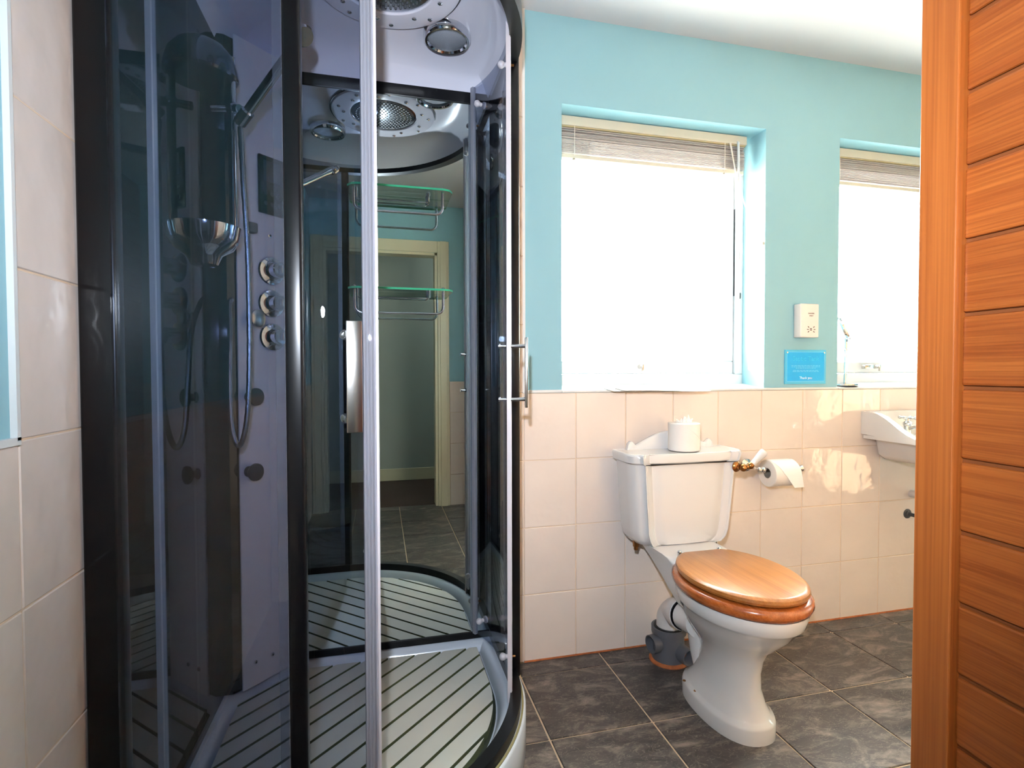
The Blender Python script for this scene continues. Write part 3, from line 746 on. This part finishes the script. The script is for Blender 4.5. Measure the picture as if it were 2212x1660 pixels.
hose = smooth_path([(-.872, -.337, 1.742), (-.866, -.340, 1.60), (-.860, -.330, 1.42), (-.860, -.322, 1.20), (-.864, -.322, 1.03), (-.875, -.318, .93), (-.893, -.314, .888), (-.911, -.310, .94), (-.917, -.300, 1.06), (-.920, -.275, 1.20), (-.930, -.235, 1.28), (-.932, -.205, 1.30)], 9)
bm = nb(); rr = [.0072 if i % 2 else .0064 for i in range(len(hose))]; tube(bm, hose, .007, 10, rr); obj('hose', bm, mat('metal_hose', (150, 154, 160), rough=0.25, metal=1.0, bump=0.5, bscale=300), hs_)
# ------------------------------------------------------------------ toilet
TX = 0.557; TC = 0.570
to = thing('toilet', (TX, -0.40, 0), 'white pedestal toilet with moulded cistern and golden wooden seat and lid', 'toilet')
P_ = M['porcelain']
def er(z, yc, a, b, p=2.0, n=48): return ell(TX, yc, a, b, z, n, p)
bm = nb()
loft(bm, [er(0, -.425, .104, .178, 2.3), er(.042, -.425, .104, .178, 2.3), er(.050, -.425, .100, .174, 2.3), er(.056, -.425, .093, .166, 2.2), er(.062, -.425, .091, .162, 2.2), er(.085, -.430, .079, .146, 2.1),
          er(.13, -.436, .070, .126), er(.18, -.442, .068, .120), er(.222, -.444, .077, .127), er(.255, -.440, .098, .148), er(.29, -.452, .123, .176), er(.325, -.462, .143, .200), er(.352, -.470, .153, .212),
          er(.358, -.472, .158, .217), er(.366, -.474, .164, .223), er(.392, -.477, .168, .227), er(.404, -.477, .166, .225), er(.406, -.477, .13, .19)])
pan = obj('pan', bm, P_, to, angle=60)
# shelf under the cistern, flowing into the pan
def rr(x, y0, y1, z, k=.02, n=8):
    pts = []
    for (cx_, cy__, a0) in ((TX+x-k, y1-k, 0), (TX-x+k, y1-k, 90), (TX-x+k, y0+k, 180), (TX+x-k, y0+k, 270)):
        for i in range(n+1): pts.append((cx_+k*math.cos(R(a0+90*i/n)), cy__+k*math.sin(R(a0+90*i/n)), z))
    return pts
bm = nb()
loft(bm, [rr(.080, -.36, -.255, .285), rr(.096, -.37, -.225, .325), rr(.104, -.36, -.180, .365), rr(.108, -.34, -.120, .400), rr(.116, -.315, -.075, .430), rr(.124, -.290, -.055, .449), rr(.127, -.262, -.050, .4535)])
obj('cistern_shelf', bm, P_, to, angle=60)
# trap leg running down the back of the pedestal and the outlet spigot
bm = nb(); tr_ = smooth_path([(TX-.016, -.345, .265), (TX-.020, -.316, .225), (TX-.014, -.308, .16), (TX-.008, -.314, .10), (TX-.006, -.330, .060)], 6)
tube(bm, tr_, .04, 18, [.046-.012*i/(len(tr_)-1) for i in range(len(tr_))]); obj('trap', bm, P_, to, angle=60)
bm = nb(); cyl(bm, (TX-.035, -.325, .2385), (TX-.035, -.243, .227), .049, .049, 24); obj('spigot', bm, P_, to)
# cistern body with rounded pilasters at the corners
def plan(hw, yf, yb, z, n=8):
    h = []
    cs = hw-.036
    h += [(hw, yb), (hw, yf+.070)]
    for i in range(1, n): a = R(90*i/n); h.append((hw-.030+.030*math.cos(a), yf+.070-.052*math.sin(a)))
    h += [(cs, yf+.015), (cs-.004, yf+.008)]
    for i in range(0, n+1): a = R(70-160*i/n*.55); h.append((cs-.014+.012*math.cos(a), yf+.004-.010*math.sin(R(30+120*i/n))))
    h += [(cs-.029, yf+.005), (cs-.034, yf+.0095), (cs-.042, yf+.0085), (cs-.052, yf+.0045), (cs-.075, yf+.0025), (.0, yf)]
    r = [(TC+x, y, z) for x, y in h] + [(TC-x, y, z) for x, y in reversed(h[:-1])]
    return r
bm = nb()
loft(bm, [plan(.160, -.165, -.070, .4525), plan(.178, -.176, -.056, .458), plan(.192, -.183, -.048, .478), plan(.200, -.186, -.046, .505), plan(.208, -.190, -.045, .60), plan(.219, -.194, -.045, .755)])
obj('cistern', bm, P_, to, angle=42)
bm = nb()
loft(bm, [plan(.224, -.199, -.045, .756), plan(.232, -.206, -.042, .762), plan(.236, -.209, -.042, .787), plan(.233, -.207, -.042, .793), plan(.229, -.203, -.042, .7945), plan(.224, -.199, -.043, .7925), plan(.222, -.197, -.043, .7925)])
lid = obj('cistern_lid', bm, P_, to, angle=40)
# scrolled upstand along the back of the lid
bm = nb(); prof = []
for i in range(61):
    u = -1+2*i/60; a = abs(u)
    if a > .80: h = .016+.018*math.sin(PI*(1-a)/.20)**.8 if a < 1 else .004
    else: h = .020+.050*math.cos(PI/2*a/.80)**1.15
    prof.append((TC+.185*u, h))
rings = [[(x, -.045, .790), (x, -.064, .790), (x, -.064, .790+h-.004), (x, -.060, .790+h), (x, -.049, .790+h), (x, -.045, .790+h-.004)] for x, h in prof]
loft(bm, rings); obj('upstand', bm, P_, lid, angle=50)
# seat ring and lid, oak
def seat_ring(a, b, z, yc=-.480, back=-.262): return ell(TX, yc, a, b, z, 56, 2.0, back)
bm = nb()
loft(bm, [seat_ring(.166, .218, .4065), seat_ring(.177, .229, .410), seat_ring(.183, .235, .422), seat_ring(.182, .234, .434), seat_ring(.175, .227, .441), seat_ring(.160, .212, .4435)])
obj('seat', bm, M['oak_seat'], to, angle=50)
bm = nb(); BK = -.292
loft(bm, [seat_ring(.158, .208, .447, -.482, BK), seat_ring(.168, .219, .450, -.482, BK+.002), seat_ring(.172, .223, .458, -.482, BK+.003), seat_ring(.170, .221, .466, -.482, BK+.002), seat_ring(.163, .214, .471, -.482, BK), seat_ring(.157, .208, .4725, -.482, BK-.004)])
bm.faces.ensure_lookup_table()
sl = obj('seat_lid', bm, M['oak_lid'], to, angle=35)
for s in (-1, 1):
    bm = nb(); cyl(bm, (TX+s*.078, -.275, .430), (TX+s*.078, -.275, .463), .007, n=14); sphere(bm, (TX+s*.078, -.275, .465), .0085, 12); cyl(bm, (TX+s*.078, -.275, .456), (TX+s*.078, -.300, .459), .005, n=10); obj('hinge', bm, M['chrome'], to)
# lever
bm = nb(); LV = Vector((.757, -.196, .737))
lathe(bm, [(.019, 0), (.021, .004), (.018, .010), (.011, .014), (.011, .022)], LV, (.25, -1, 0), 20); sphere(bm, LV+Vector((.012, -.028, -.001)), .0145, 16)
cyl(bm, LV+Vector((.006, -.026, -.001)), LV+Vector((.034, -.036, .004)), .0105, .009, 14); sphere(bm, LV+Vector((.036, -.036, .006)), .0125, 14)
lv = obj('flush_lever', bm, M['brass'], to)
bm = nb(); d = Vector((.60, -.12, .62)).normalized(); b0 = LV+Vector((.040, -.037, .010))
lathe(bm, [(.0085, 0), (.0100, .004), (.0118, .030), (.0150, .056), (.0152, .062), (.0120, .068), (.004, .070)], b0, d, 20); obj('handle', bm, P_, lv)
bm = nb(); lathe(bm, [(.010, -.004), (.0112, 0), (.010, .004)], b0, d, 16); obj('ferrule', bm, M['brass'], lv)
for x, y in ((.40, -.11),):
    bm = nb(); cyl(bm, (x, y, .475), (x, y, .440), .013, .012, 6); cyl(bm, (x, y, .445), (x, y, .428), .008, n=10); obj('fitting', bm, M['brass'], to)
bm = nb(); cyl(bm, (.728, -.118, .490), (.728, -.118, 0.012), .0075, n=14); cyl(bm, (.728, -.118, .455), (.728, -.118, .478), .012, n=6); obj('supply_pipe', bm, M['chrome'], to)
for q, y in enumerate((-.335, -.395)):
    bm = nb(); lathe(bm, [(.0055, 0), (.0045, .002)], (TX-.0945+.003*q, y, .0545), (0, 0, 1), 12); obj('fixing_hole', bm, M['brass'], pan)

# soil pipe connector on the floor behind the pan
sp = thing('soil_pipe', (.534, -.115, 0), 'grey plastic soil pipe socket with open branches on floor behind the pan', 'pipe')
def hollow(bm, p0, p1, r, t=.004, n=28):
    d = Vector(p1)-Vector(p0); L = d.length
    lathe(bm, [(r, 0), (r, L), (r-t, L), (r-t, L*.15)], p0, d, n)
bx_, by_ = .534, -.113
bm = nb(); lathe(bm, [(.062, .004), (.060, .03), (.056, .095), (.0565, .105), (.064, .107), (.064, .128), (.055, .128), (.055, .11)], (bx_, by_, 0), (0, 0, 1), 32)
obj('socket_body', bm, M['grey_pvc'], sp)
bm = nb(); hollow(bm, (bx_-.01, by_, .072), (bx_-.080, by_-.008, .070), .0335); obj('branch', bm, M['grey_pvc'], sp)
bm = nb(); hollow(bm, (bx_+.015, by_-.02, .050), (bx_+.032, by_-.090, .048), .0300); obj('branch', bm, M['grey_pvc'], sp)
bm = nb(); lathe(bm, [(.020, 0), (.018, .002)], (bx_+.022, by_-.058, .049), (.12, -.99, 0), 20); obj('plug', bm, M['rust'], sp)
bm = nb(); lathe(bm, [(.072, 0), (.072, .004), (.066, .009), (.061, .010)], (bx_, by_, 0), (0, 0, 1), 32); obj('sealant_ring', bm, M['rust'], sp)
bm = nb(); lathe(bm, [(.0555, .118), (.0555, .131), (.044, .131)], (bx_, by_, 0), (0, 0, 1), 28); obj('rubber_seal', bm, M['black'], sp)
bm = nb(); el = smooth_path([(bx_, by_, .118), (bx_+.001, by_-.004, .165), (bx_+.004, by_-.030, .198), (TX-.033, by_-.068, .214), (TX-.035, -.210, .2225), (TX-.035, -.234, .2250)], 7)
tube(bm, el, .046, 22); lathe(bm, [(.050, 0), (.056, .004), (.056, .030), (.0525, .032)], (TX-.035, -.203, .2225), (0, -1, .12), 26); obj('elbow', bm, M['white_pvc'], sp)
bm = nb(); lathe(bm, [(.0535, .030), (.0535, .035), (.050, .035)], (TX-.035, -.203, .2225), (0, -1, .12), 26); obj('rubber_seal', bm, M['black'], sp)
# ------------------------------------------------------------------ toilet rolls
def roll_mesh(c, ax, r, w, ri=.021):
    bm = nb(); lathe(bm, [(ri, 0), (r-.002, 0), (r, .002), (r, w-.002), (r-.002, w), (ri, w), (ri, 0)], c, ax, 40, cap=False)
    bmesh.ops.remove_doubles(bm, verts=bm.verts[:], dist=1e-5); return bm
def core_mesh(c, ax, w, ri=.021):
    bm = nb(); lathe(bm, [(ri, .001), (ri, w-.001), (ri-.0015, w-.001), (ri-.0015, .001), (ri, .001)], c, ax, 28, cap=False); return bm
rl = thing('toilet_roll', (.585, -.128, .793), 'spare toilet roll standing on the cistern lid with torn tissue on top', 'toilet roll')
obj('paper_roll', roll_mesh((.585, -.128, .7947), (0, 0, 1), .0575, .102), M['tissue'], rl, angle=30)
obj('core', core_mesh((.585, -.128, .7947), (0, 0, 1), .102), M['card'], rl)
bm = nb()
random.seed(3)
for q in range(9):
    a = R(200+q*38); x, y =   .585+.018*math.cos(a), -.128+.018*math.sin(a); h = random.uniform(.012, .034)
    ox, oy = random.uniform(-.014, .014), random.uniform(-.008, .008)
    loft(bm, [[(x-.010, y-.001, .890), (x+.010, y-.001, .890), (x+.010, y+.001, .890), (x-.010, y+.001, .890)], [(x-.007+ox*.5, y-.004, .897+h*.5), (x+.008+ox*.5, y+.003, .897+h*.45), (x+.008+ox*.5, y+.0045, .897+h*.45), (x-.007+ox*.5, y-.0025, .897+h*.5)], [(x+ox, y+oy, .897+h), (x+ox+.003, y+oy, .897+h-.004), (x+ox+.003, y+oy+.001, .897+h-.004), (x+ox, y+oy+.001, .897+h)]])
obj('torn_tissue', bm, M['paper'], rl, smooth=False)
bm = nb()   # loose end, a slanting edge across the roll
pts = []
for i in range(13):
    a = R(-128+i*6.5); t = i/12
    pts.append((a, .898-.058*t))
loft(bm, [[(.585+.0578*math.cos(a), -.128+.0578*math.sin(a), z), (.585+.0588*math.cos(a), -.128+.0588*math.sin(a), z), (.585+.0588*math.cos(a), -.128+.0588*math.sin(a), z-.002), (.585+.0578*math.cos(a), -.128+.0578*math.sin(a), z-.002)] for a, z in pts])
obj('loose_edge', bm, M['tissue'], rl)

HX2, HY2, HZ2 = 1.045, -.075, .6852
ho = thing('toilet_roll_holder', (1.05, 0, .69), 'chrome toilet roll holder with ball knuckles on the tiled wall', 'roll holder')
bm = nb(); lathe(bm, [(.026, 0), (.026, .004), (.018, .010), (.010, .014), (.010, .02)], (.952, 0, .70), (0, -1, 0), 24); obj('rosette', bm, M['chrome'], ho)
bm = nb()
tube(bm, bend([(.952, -.015, .70), (.952, HY2, .690), (HX2, HY2, .690)], .012), .0065, 12)
for x in (.957, .977): sphere(bm, (x, HY2, .692), .0125, 16)
cyl(bm, (.97, HY2, .690), (1.155, HY2, .690), .006, n=12)
lathe(bm, [(.006, 0), (.013, .002), (.008, .008), (.008, .014), (.014, .024), (.014, .030), (.009, .036)], (1.128, HY2, .690), (1, 0, 0), 18)
obj('arm', bm, M['chrome'], ho)
r2 = thing('toilet_roll', (HX2, HY2, HZ2), 'toilet roll with a loose hanging sheet on the chrome wall holder', 'toilet roll')
ro = .0545
obj('paper_roll', roll_mesh((.993, HY2, HZ2-.008), (1, 0, 0), ro, .104), M['tissue'], r2, angle=30)
obj('core', core_mesh((.993, HY2, HZ2-.008), (1, 0, 0), .104), M['card'], r2)
bm = nb(); rows = []
for i in range(15):
    t = i/14
    if t < .55: a = R(100+t/.55*85); y, z = HY2+(ro+.001)*math.cos(a), HZ2-.008+(ro+.001)*math.sin(a)
    else: y, z = HY2-(ro+.001)-.004*(t-.55), HZ2-.008-(t-.55)*.115
    xl = .996+(.078*max(0, t-.12)/.88); xr = 1.100+.018*t
    rows.append([(xl, y, z), (xr, y, z), (xr, y-.0012, z+.0006), (xl, y-.0012, z+.0006)])
loft(bm, rows); obj('loose_sheet', bm, M['paper'], r2, angle=60)

# papers on the sill
pp = thing('paper_sheets', (.54, .02, 1.02), 'loose white paper sheets lying on the window sill above the toilet', 'paper')
def sheet(x0, x1, yb, yf, dz, ang, lift):
    """a sheet lying on the sloping sill, its front edge drooping over the wall"""
    bm = nb(); rings = []
    for i in range(25):
        u = i/24; x = x0+(x1-x0)*u; top, bot = [], []
        for j in range(13):
            y = yb+(yf-yb)*j/12; sk = (y-yb)*ang
            z = dz+(.125*y if y > 0 else .06*y)+lift*(.0035*math.sin(PI*1.4*u+.4)+.003*abs(2*u-1)**3)*(1 if y < .01 else .25)
            bot.append((x+sk, y, z)); top.append((x+sk, y, z+.0009))
        rings.append(bot+list(reversed(top)))
    loft(bm, rings); return bm
obj('sheet', sheet(.372, .735, .070, -.100, 1.0195, .10, 1.0), M['paper'], pp, angle=60)
obj('sheet', sheet(.335, .690, .085, -.070, 1.0178, .04, .3), M['paper'], pp, angle=60)

# venetian blinds drawn up in the window heads
def blind(x0, x1, label, wand):
    t = thing('venetian_blind', ((x0+x1)/2, .105, 2.085), label, 'blind', 'blinds drawn up in the window heads')
    bm = nb(); box(bm, x0, x1, .082, .118, 2.050, 2.086, .002); obj('headrail', bm, M['blind'], t, smooth=False)
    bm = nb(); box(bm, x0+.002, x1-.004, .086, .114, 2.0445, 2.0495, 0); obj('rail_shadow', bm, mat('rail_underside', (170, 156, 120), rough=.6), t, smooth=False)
    bm = nb()
    rings = []
    for i in range(7):
        y = -.0125+.025*i/6; z = .0022*(1-(y/.0125)**2)
        rings.append([(x0+.006, y, z), (x1-.008, y, z), (x1-.008, y, z+.0030), (x0+.006, y, z+.0030)])
    loft(bm, rings); bmesh.ops.recalc_face_normals(bm, faces=bm.faces[:])
    cxm = (x0+x1)/2; bmesh.ops.translate(bm, verts=bm.verts[:], vec=(-cxm, 0, 0))
    me = bpy.data.meshes.new('slat'); bm.to_mesh(me); bm.free(); me.materials.append(M['slat_blind']); me.shade_smooth(); me.set_sharp_from_angle(angle=R(40))
    zs = [2.036, 2.028] + [2.020-.0050*k for k in range(16)]
    for k, z in enumerate(zs):
        o = put(me, (0, (random.uniform(-.001, .001)-.005), z-2.085), t, 'slat')
        o.rotation_euler = (R(-12 if k < 2 else random.uniform(-3, 3)), 0, 0)
    bm = nb(); box(bm, x0+.008, x1-.010, .088, .116, 1.925, 1.941, .003); obj('bottom_rail', bm, M['blind'], t, smooth=False)
    for x in (x0+.075, x1-.105):
        for dy in (.0845, .1145):
            bm = nb(); cyl(bm, (x, dy, 2.05), (x, dy, 1.935), .0011, n=6); obj('ladder_cord', bm, M['cord'], t)
        bm = nb(); cyl(bm, (x, .094, 1.926), (x, .094, 1.921), .006, .005, 12); obj('cord_plug', bm, M['card'], t)
    if wand:
        bm = nb(); cyl(bm, (x1-.045, .078, 2.055), (x1-.040, .070, 1.50), .0052, .0042, 10); cyl(bm, (x1-.045, .078, 2.055), (x1-.045, .090, 2.064), .004, n=8); obj('wand', bm, M['upvc'], t)
        bm = nb(); tube(bm, smooth_path([(x1-.085, .081, 2.05), (x1-.07, .076, 1.97), (x1-.052, .072, 1.85), (x1-.055, .070, 1.70), (x1-.046, .069, 1.60), (x1-.040, .068, 1.42)], 6), .0014, 6); obj('pull_cord', bm, M['cord'], t)
        bm = nb(); tube(bm, smooth_path([(x1-.080, .081, 2.05), (x1-.058, .076, 1.93), (x1-.020, .070, 1.80), (x1-.004, .060, 1.76)], 6), .0022, 6); obj('pull_cord', bm, M['cord'], t)
        bm = nb(); lathe(bm, [(.003, 0), (.005, .006), (.0055, .022), (.003, .026)], (x1-.040, .068, 1.395), (0, 0, 1), 10); obj('cord_weight', bm, M['rubber'], t)
blind(W1[0]+.006, W1[1]-.032, 'cream slatted blind drawn up in window over the toilet, with wand', True)
blind(W2[0]+.006, W2[1]-.032, 'cream slatted blind drawn up in the farther window above the basin', False)

# shaver socket and blue notice
so = thing('shaver_socket', (1.229, 0, 1.298), 'white shaver socket box on teal wall between the windows', 'socket')
bm = nb(); box(bm, 1.184, 1.275, -.034, YW, 1.229, 1.369, .004, 3); obj('casing', bm, M['socket'], so, angle=30)
def place_text(txt, size, x, y, z, m, parent, name, bold=False):
    me = text_mesh(txt, size, .0004); org = ORG[parent.name]
    me.transform(Matrix.Translation(Vector((x, y, z))-org) @ Matrix.Rotation(R(90), 4, 'X'))
    me.materials.append(m); o = bpy.data.objects.new(name, me); link(o, parent); ORG[o.name] = org; return o
place_text('SHAVERS', .0075, 1.236, -.0344, 1.3285, M['print'], so, 'lettering'); place_text('ONLY', .0075, 1.236, -.0344, 1.3185, M['print'], so, 'lettering')
for sx in (-1, 1):
    for dz_, ang in ((.0100, 35), (0, 0), (-.0100, -35)):
        bm = nb(); box(bm, -.0040, .0040, -.0349, -.0338, -.0014, .0014)
        bmesh.ops.rotate(bm, verts=bm.verts[:], cent=(0, 0, 0), matrix=Matrix.Rotation(R(-ang*sx), 3, 'Y'))
        bmesh.ops.translate(bm, verts=bm.verts[:], vec=(1.236+sx*(.0135 if dz_ else .0165), 0, 1.262+dz_)); obj('socket_slot', bm, M['print'], so, smooth=False)
for q in range(2):
    for w in range(2):
        bm = nb(); box(bm, 1.2318+.0052*q-.0016, 1.2318+.0052*q+.0022, -.0347, -.0339, 1.2590+.0058*w-.0020, 1.2590+.0058*w+.0022); obj('socket_mark', bm, M['print'], so, smooth=False)
bm = nb(); cyl(bm, (1.229, -.0338, 1.2405), (1.229, -.0346, 1.2405), .0016, n=10); obj('screw', bm, M['socket'], so)

sg = thing('wall_notice', (1.243, 0, 1.105), 'blue notice about the septic tank with thank you, under the shaver socket', 'sign')
sx0, sx1, sz0, sz1 = 1.139, 1.347, 1.033, 1.178
bm = nb(); box(bm, sx0, sx1, .001, YW, sz0, sz1, .001); obj('plate', bm, M['sign_edge'], sg, smooth=False)
bm = nb(); box(bm, sx0+.0095, sx1-.0095, .0002, .0012, sz0+.0115, sz1-.0095, 0); obj('panel', bm, M['sign'], sg, smooth=False)
bm = nb()
for a, b, c, d in ((sx0+.0085, sx1-.0085, sz0+.0105, sz0+.0125), (sx0+.0085, sx1-.0085, sz1-.0105, sz1-.0085), (sx0+.0085, sx0+.0105, sz0+.0105, sz1-.0085), (sx1-.0105, sx1-.0085, sz0+.0105, sz1-.0085)): box(bm, a, b, -.0003, .0012, c, d)
obj('border_line', bm, M['sign_line'], sg, smooth=False)
place_text('Septic Tank', .0285, 1.243, -.0002, 1.1400, M['sign_faint'], sg, 'lettering')
place_text('Thank you', .0150, 1.243, -.0004, 1.0585, M['sign_text'], sg, 'lettering')
bm = nb(); random.seed(11)
for z, half in ((1.1110, .073), (1.1055, .072), (1.1000, .050), (1.0905, .065), (1.0855, .066)):
    x = 1.243-half
    while x < 1.243+half:
        w = random.uniform(.006, .018); e = min(x+w, 1.243+half)
        box(bm, x, e, -.0002, .001, z-.0010, z+.0011); x = e+.0030
o = obj('small_print', bm, M['sign_line'], sg, smooth=False)
for x in (sx0+.0105, sx1-.0105):
    bm = nb(); lathe(bm, [(.0045, 0), (.0040, .002), (.0020, .003)], (x, -.0002, sz1-.0115), (0, -1, 0), 14); obj('screw', bm, M['chrome'], sg)

# vanity mirror standing on the farther sill, seen edge-on
vm = thing('vanity_mirror', (1.490, .050, 1.022), 'chrome tilting vanity mirror on a stand, edge-on on the farther sill', 'mirror')
VX, VY = 1.492, .055
bm = nb(); lathe(bm, [(.062, 1.0225), (.064, 1.025), (.062, 1.030), (.020, 1.035), (.008, 1.037)], (VX, VY, 0), (0, 0, 1), 36); obj('base', bm, M['chrome'], vm)
bm = nb(); lathe(bm, [(.0060, 1.033), (.0060, 1.175), (.0085, 1.178), (.0085, 1.186), (.0060, 1.189), (.0075, 1.196), (.0075, 1.262)], (VX-.010, VY, 0), (.02, 0, 1), 16); obj('stem', bm, M['chrome'], vm)
bm = nb()
vd = (Vector((VX, VY, 1.27))-CAM).normalized(); dn = (rt*.44-up*.90).normalized(); nrm = vd.cross(dn).normalized()
lathe(bm, [(.052, -.010), (.061, -.008), (.0640, 0), (.061, .008), (.052, .010)], (VX-.002, VY-.004, 1.276), nrm, 40); obj('mirror_disc', bm, M['chrome'], vm)

# wash basin
wb = thing('wash_basin', (1.85, -.18, .80), 'white wall hung wash basin with swept side upstand under farther window', 'basin')
bx0, bx1 = 1.535, 2.10
sp_ = [(-.001, .912), (-.045, .909), (-.075, .905), (-.105, .893), (-.14, .872), (-.175, .848), (-.21, .828), (-.245, .815), (-.33, .809), (-.41, .806), (-.41, .790), (-.001, .812)]
for a, b in ((bx0, bx0+.030), (bx1-.030, bx1)):
    bm = nb(); loft(bm, [[(a, y, z) for y, z in sp_], [(b, y, z) for y, z in sp_]]); es = [e for e in bm.edges if e.calc_length() > .0]
    obj('side_upstand', bm, P_, wb, angle=25)
bm = nb(); box(bm, bx0+.030, bx1-.030, -.035, -.001, .80, .912, .004); obj('back_upstand', bm, P_, wb, angle=40)
bm = nb()
def rbx(x0, x1, y0, y1, z, k=.03, n=6):
    p = []
    for cx_, cy__, a0 in ((x1-k, y1-k, 0), (x0+k, y1-k, 90), (x0+k, y0+k, 180), (x1-k, y0+k, 270)):
        for i in range(n+1): p.append((cx_+k*math.cos(R(a0+90*i/n)), cy__+k*math.sin(R(a0+90*i/n)), z))
    return p
loft(bm, [rbx(1.640, 2.0, -.33, -.004, .700), rbx(1.612, 2.03, -.37, -.003, .722, .025), rbx(1.597, 2.045, -.385, -.003, .790, .025), rbx(bx0+.002, bx1-.002, -.408, -.003, .793, .012), rbx(bx0+.002, bx1-.002, -.410, -.003, .808, .012),
          rbx(1.60, 2.035, -.385, -.12, .808, .05), rbx(1.615, 2.02, -.37, -.135, .79, .06), rbx(1.66, 1.98, -.34, -.16, .725, .07)])
obj('bowl', bm, P_, wb, angle=45)
for x in (1.690, 1.945):
    bm = nb(); lathe(bm, [(.024, .806), (.024, .812), (.014, .818), (.013, .850), (.017, .856), (.017, .866), (.008, .872), (.008, .882)], (x, -.085, 0), (0, 0, 1), 20)
    tube(bm, smooth_path([(x, -.090, .838), (x, -.115, .848), (x, -.150, .846), (x, -.165, .832)], 5), .0085, 12)
    tp_ = obj('tap', bm, M['chrome'], wb)
    bm = nb()
    for a in (20, 110): cyl(bm, (x+.028*math.cos(R(a)), -.085+.028*math.sin(R(a)), .886), (x-.028*math.cos(R(a)), -.085-.028*math.sin(R(a)), .886), .0055, n=10)
    for a in (20, 110, 200, 290): sphere(bm, (x+.029*math.cos(R(a)), -.085+.029*math.sin(R(a)), .886), .0075, 10)
    obj('tap_handle', bm, M['chrome'], tp_)
bm = nb(); lathe(bm, [(.022, .735), (.022, .700), (.017, .695), (.017, .60)], (1.82, -.2, 0), (0, 0, 1), 18); tube(bm, smooth_path([(1.82, -.2, .61), (1.82, -.2, .56), (1.82, -.17, .53), (1.82, -.12, .535), (1.82, -.08, .53), (1.82, .0, .53)], 5), .017, 14); obj('waste_trap', bm, M['white_pvc'], wb)
ps = thing('pipe_stub', (1.80, -.02, .44), 'short dark pipe stub on the tiled wall below the basin', 'pipe')
bm = nb(); lathe(bm, [(.016, 0), (.016, .004), (.008, .006), (.008, .055), (.011, .056), (.011, .070)], (1.80, 0, .440), (.35, -1, -.1), 16); obj('stub', bm, M['rubber'], ps)
bm = nb(); lathe(bm, [(.022, 0), (.021, .003), (.012, .004)], (1.80, 0, .440), (0, -1, 0), 18); obj('flange', bm, M['rubber'], ps)
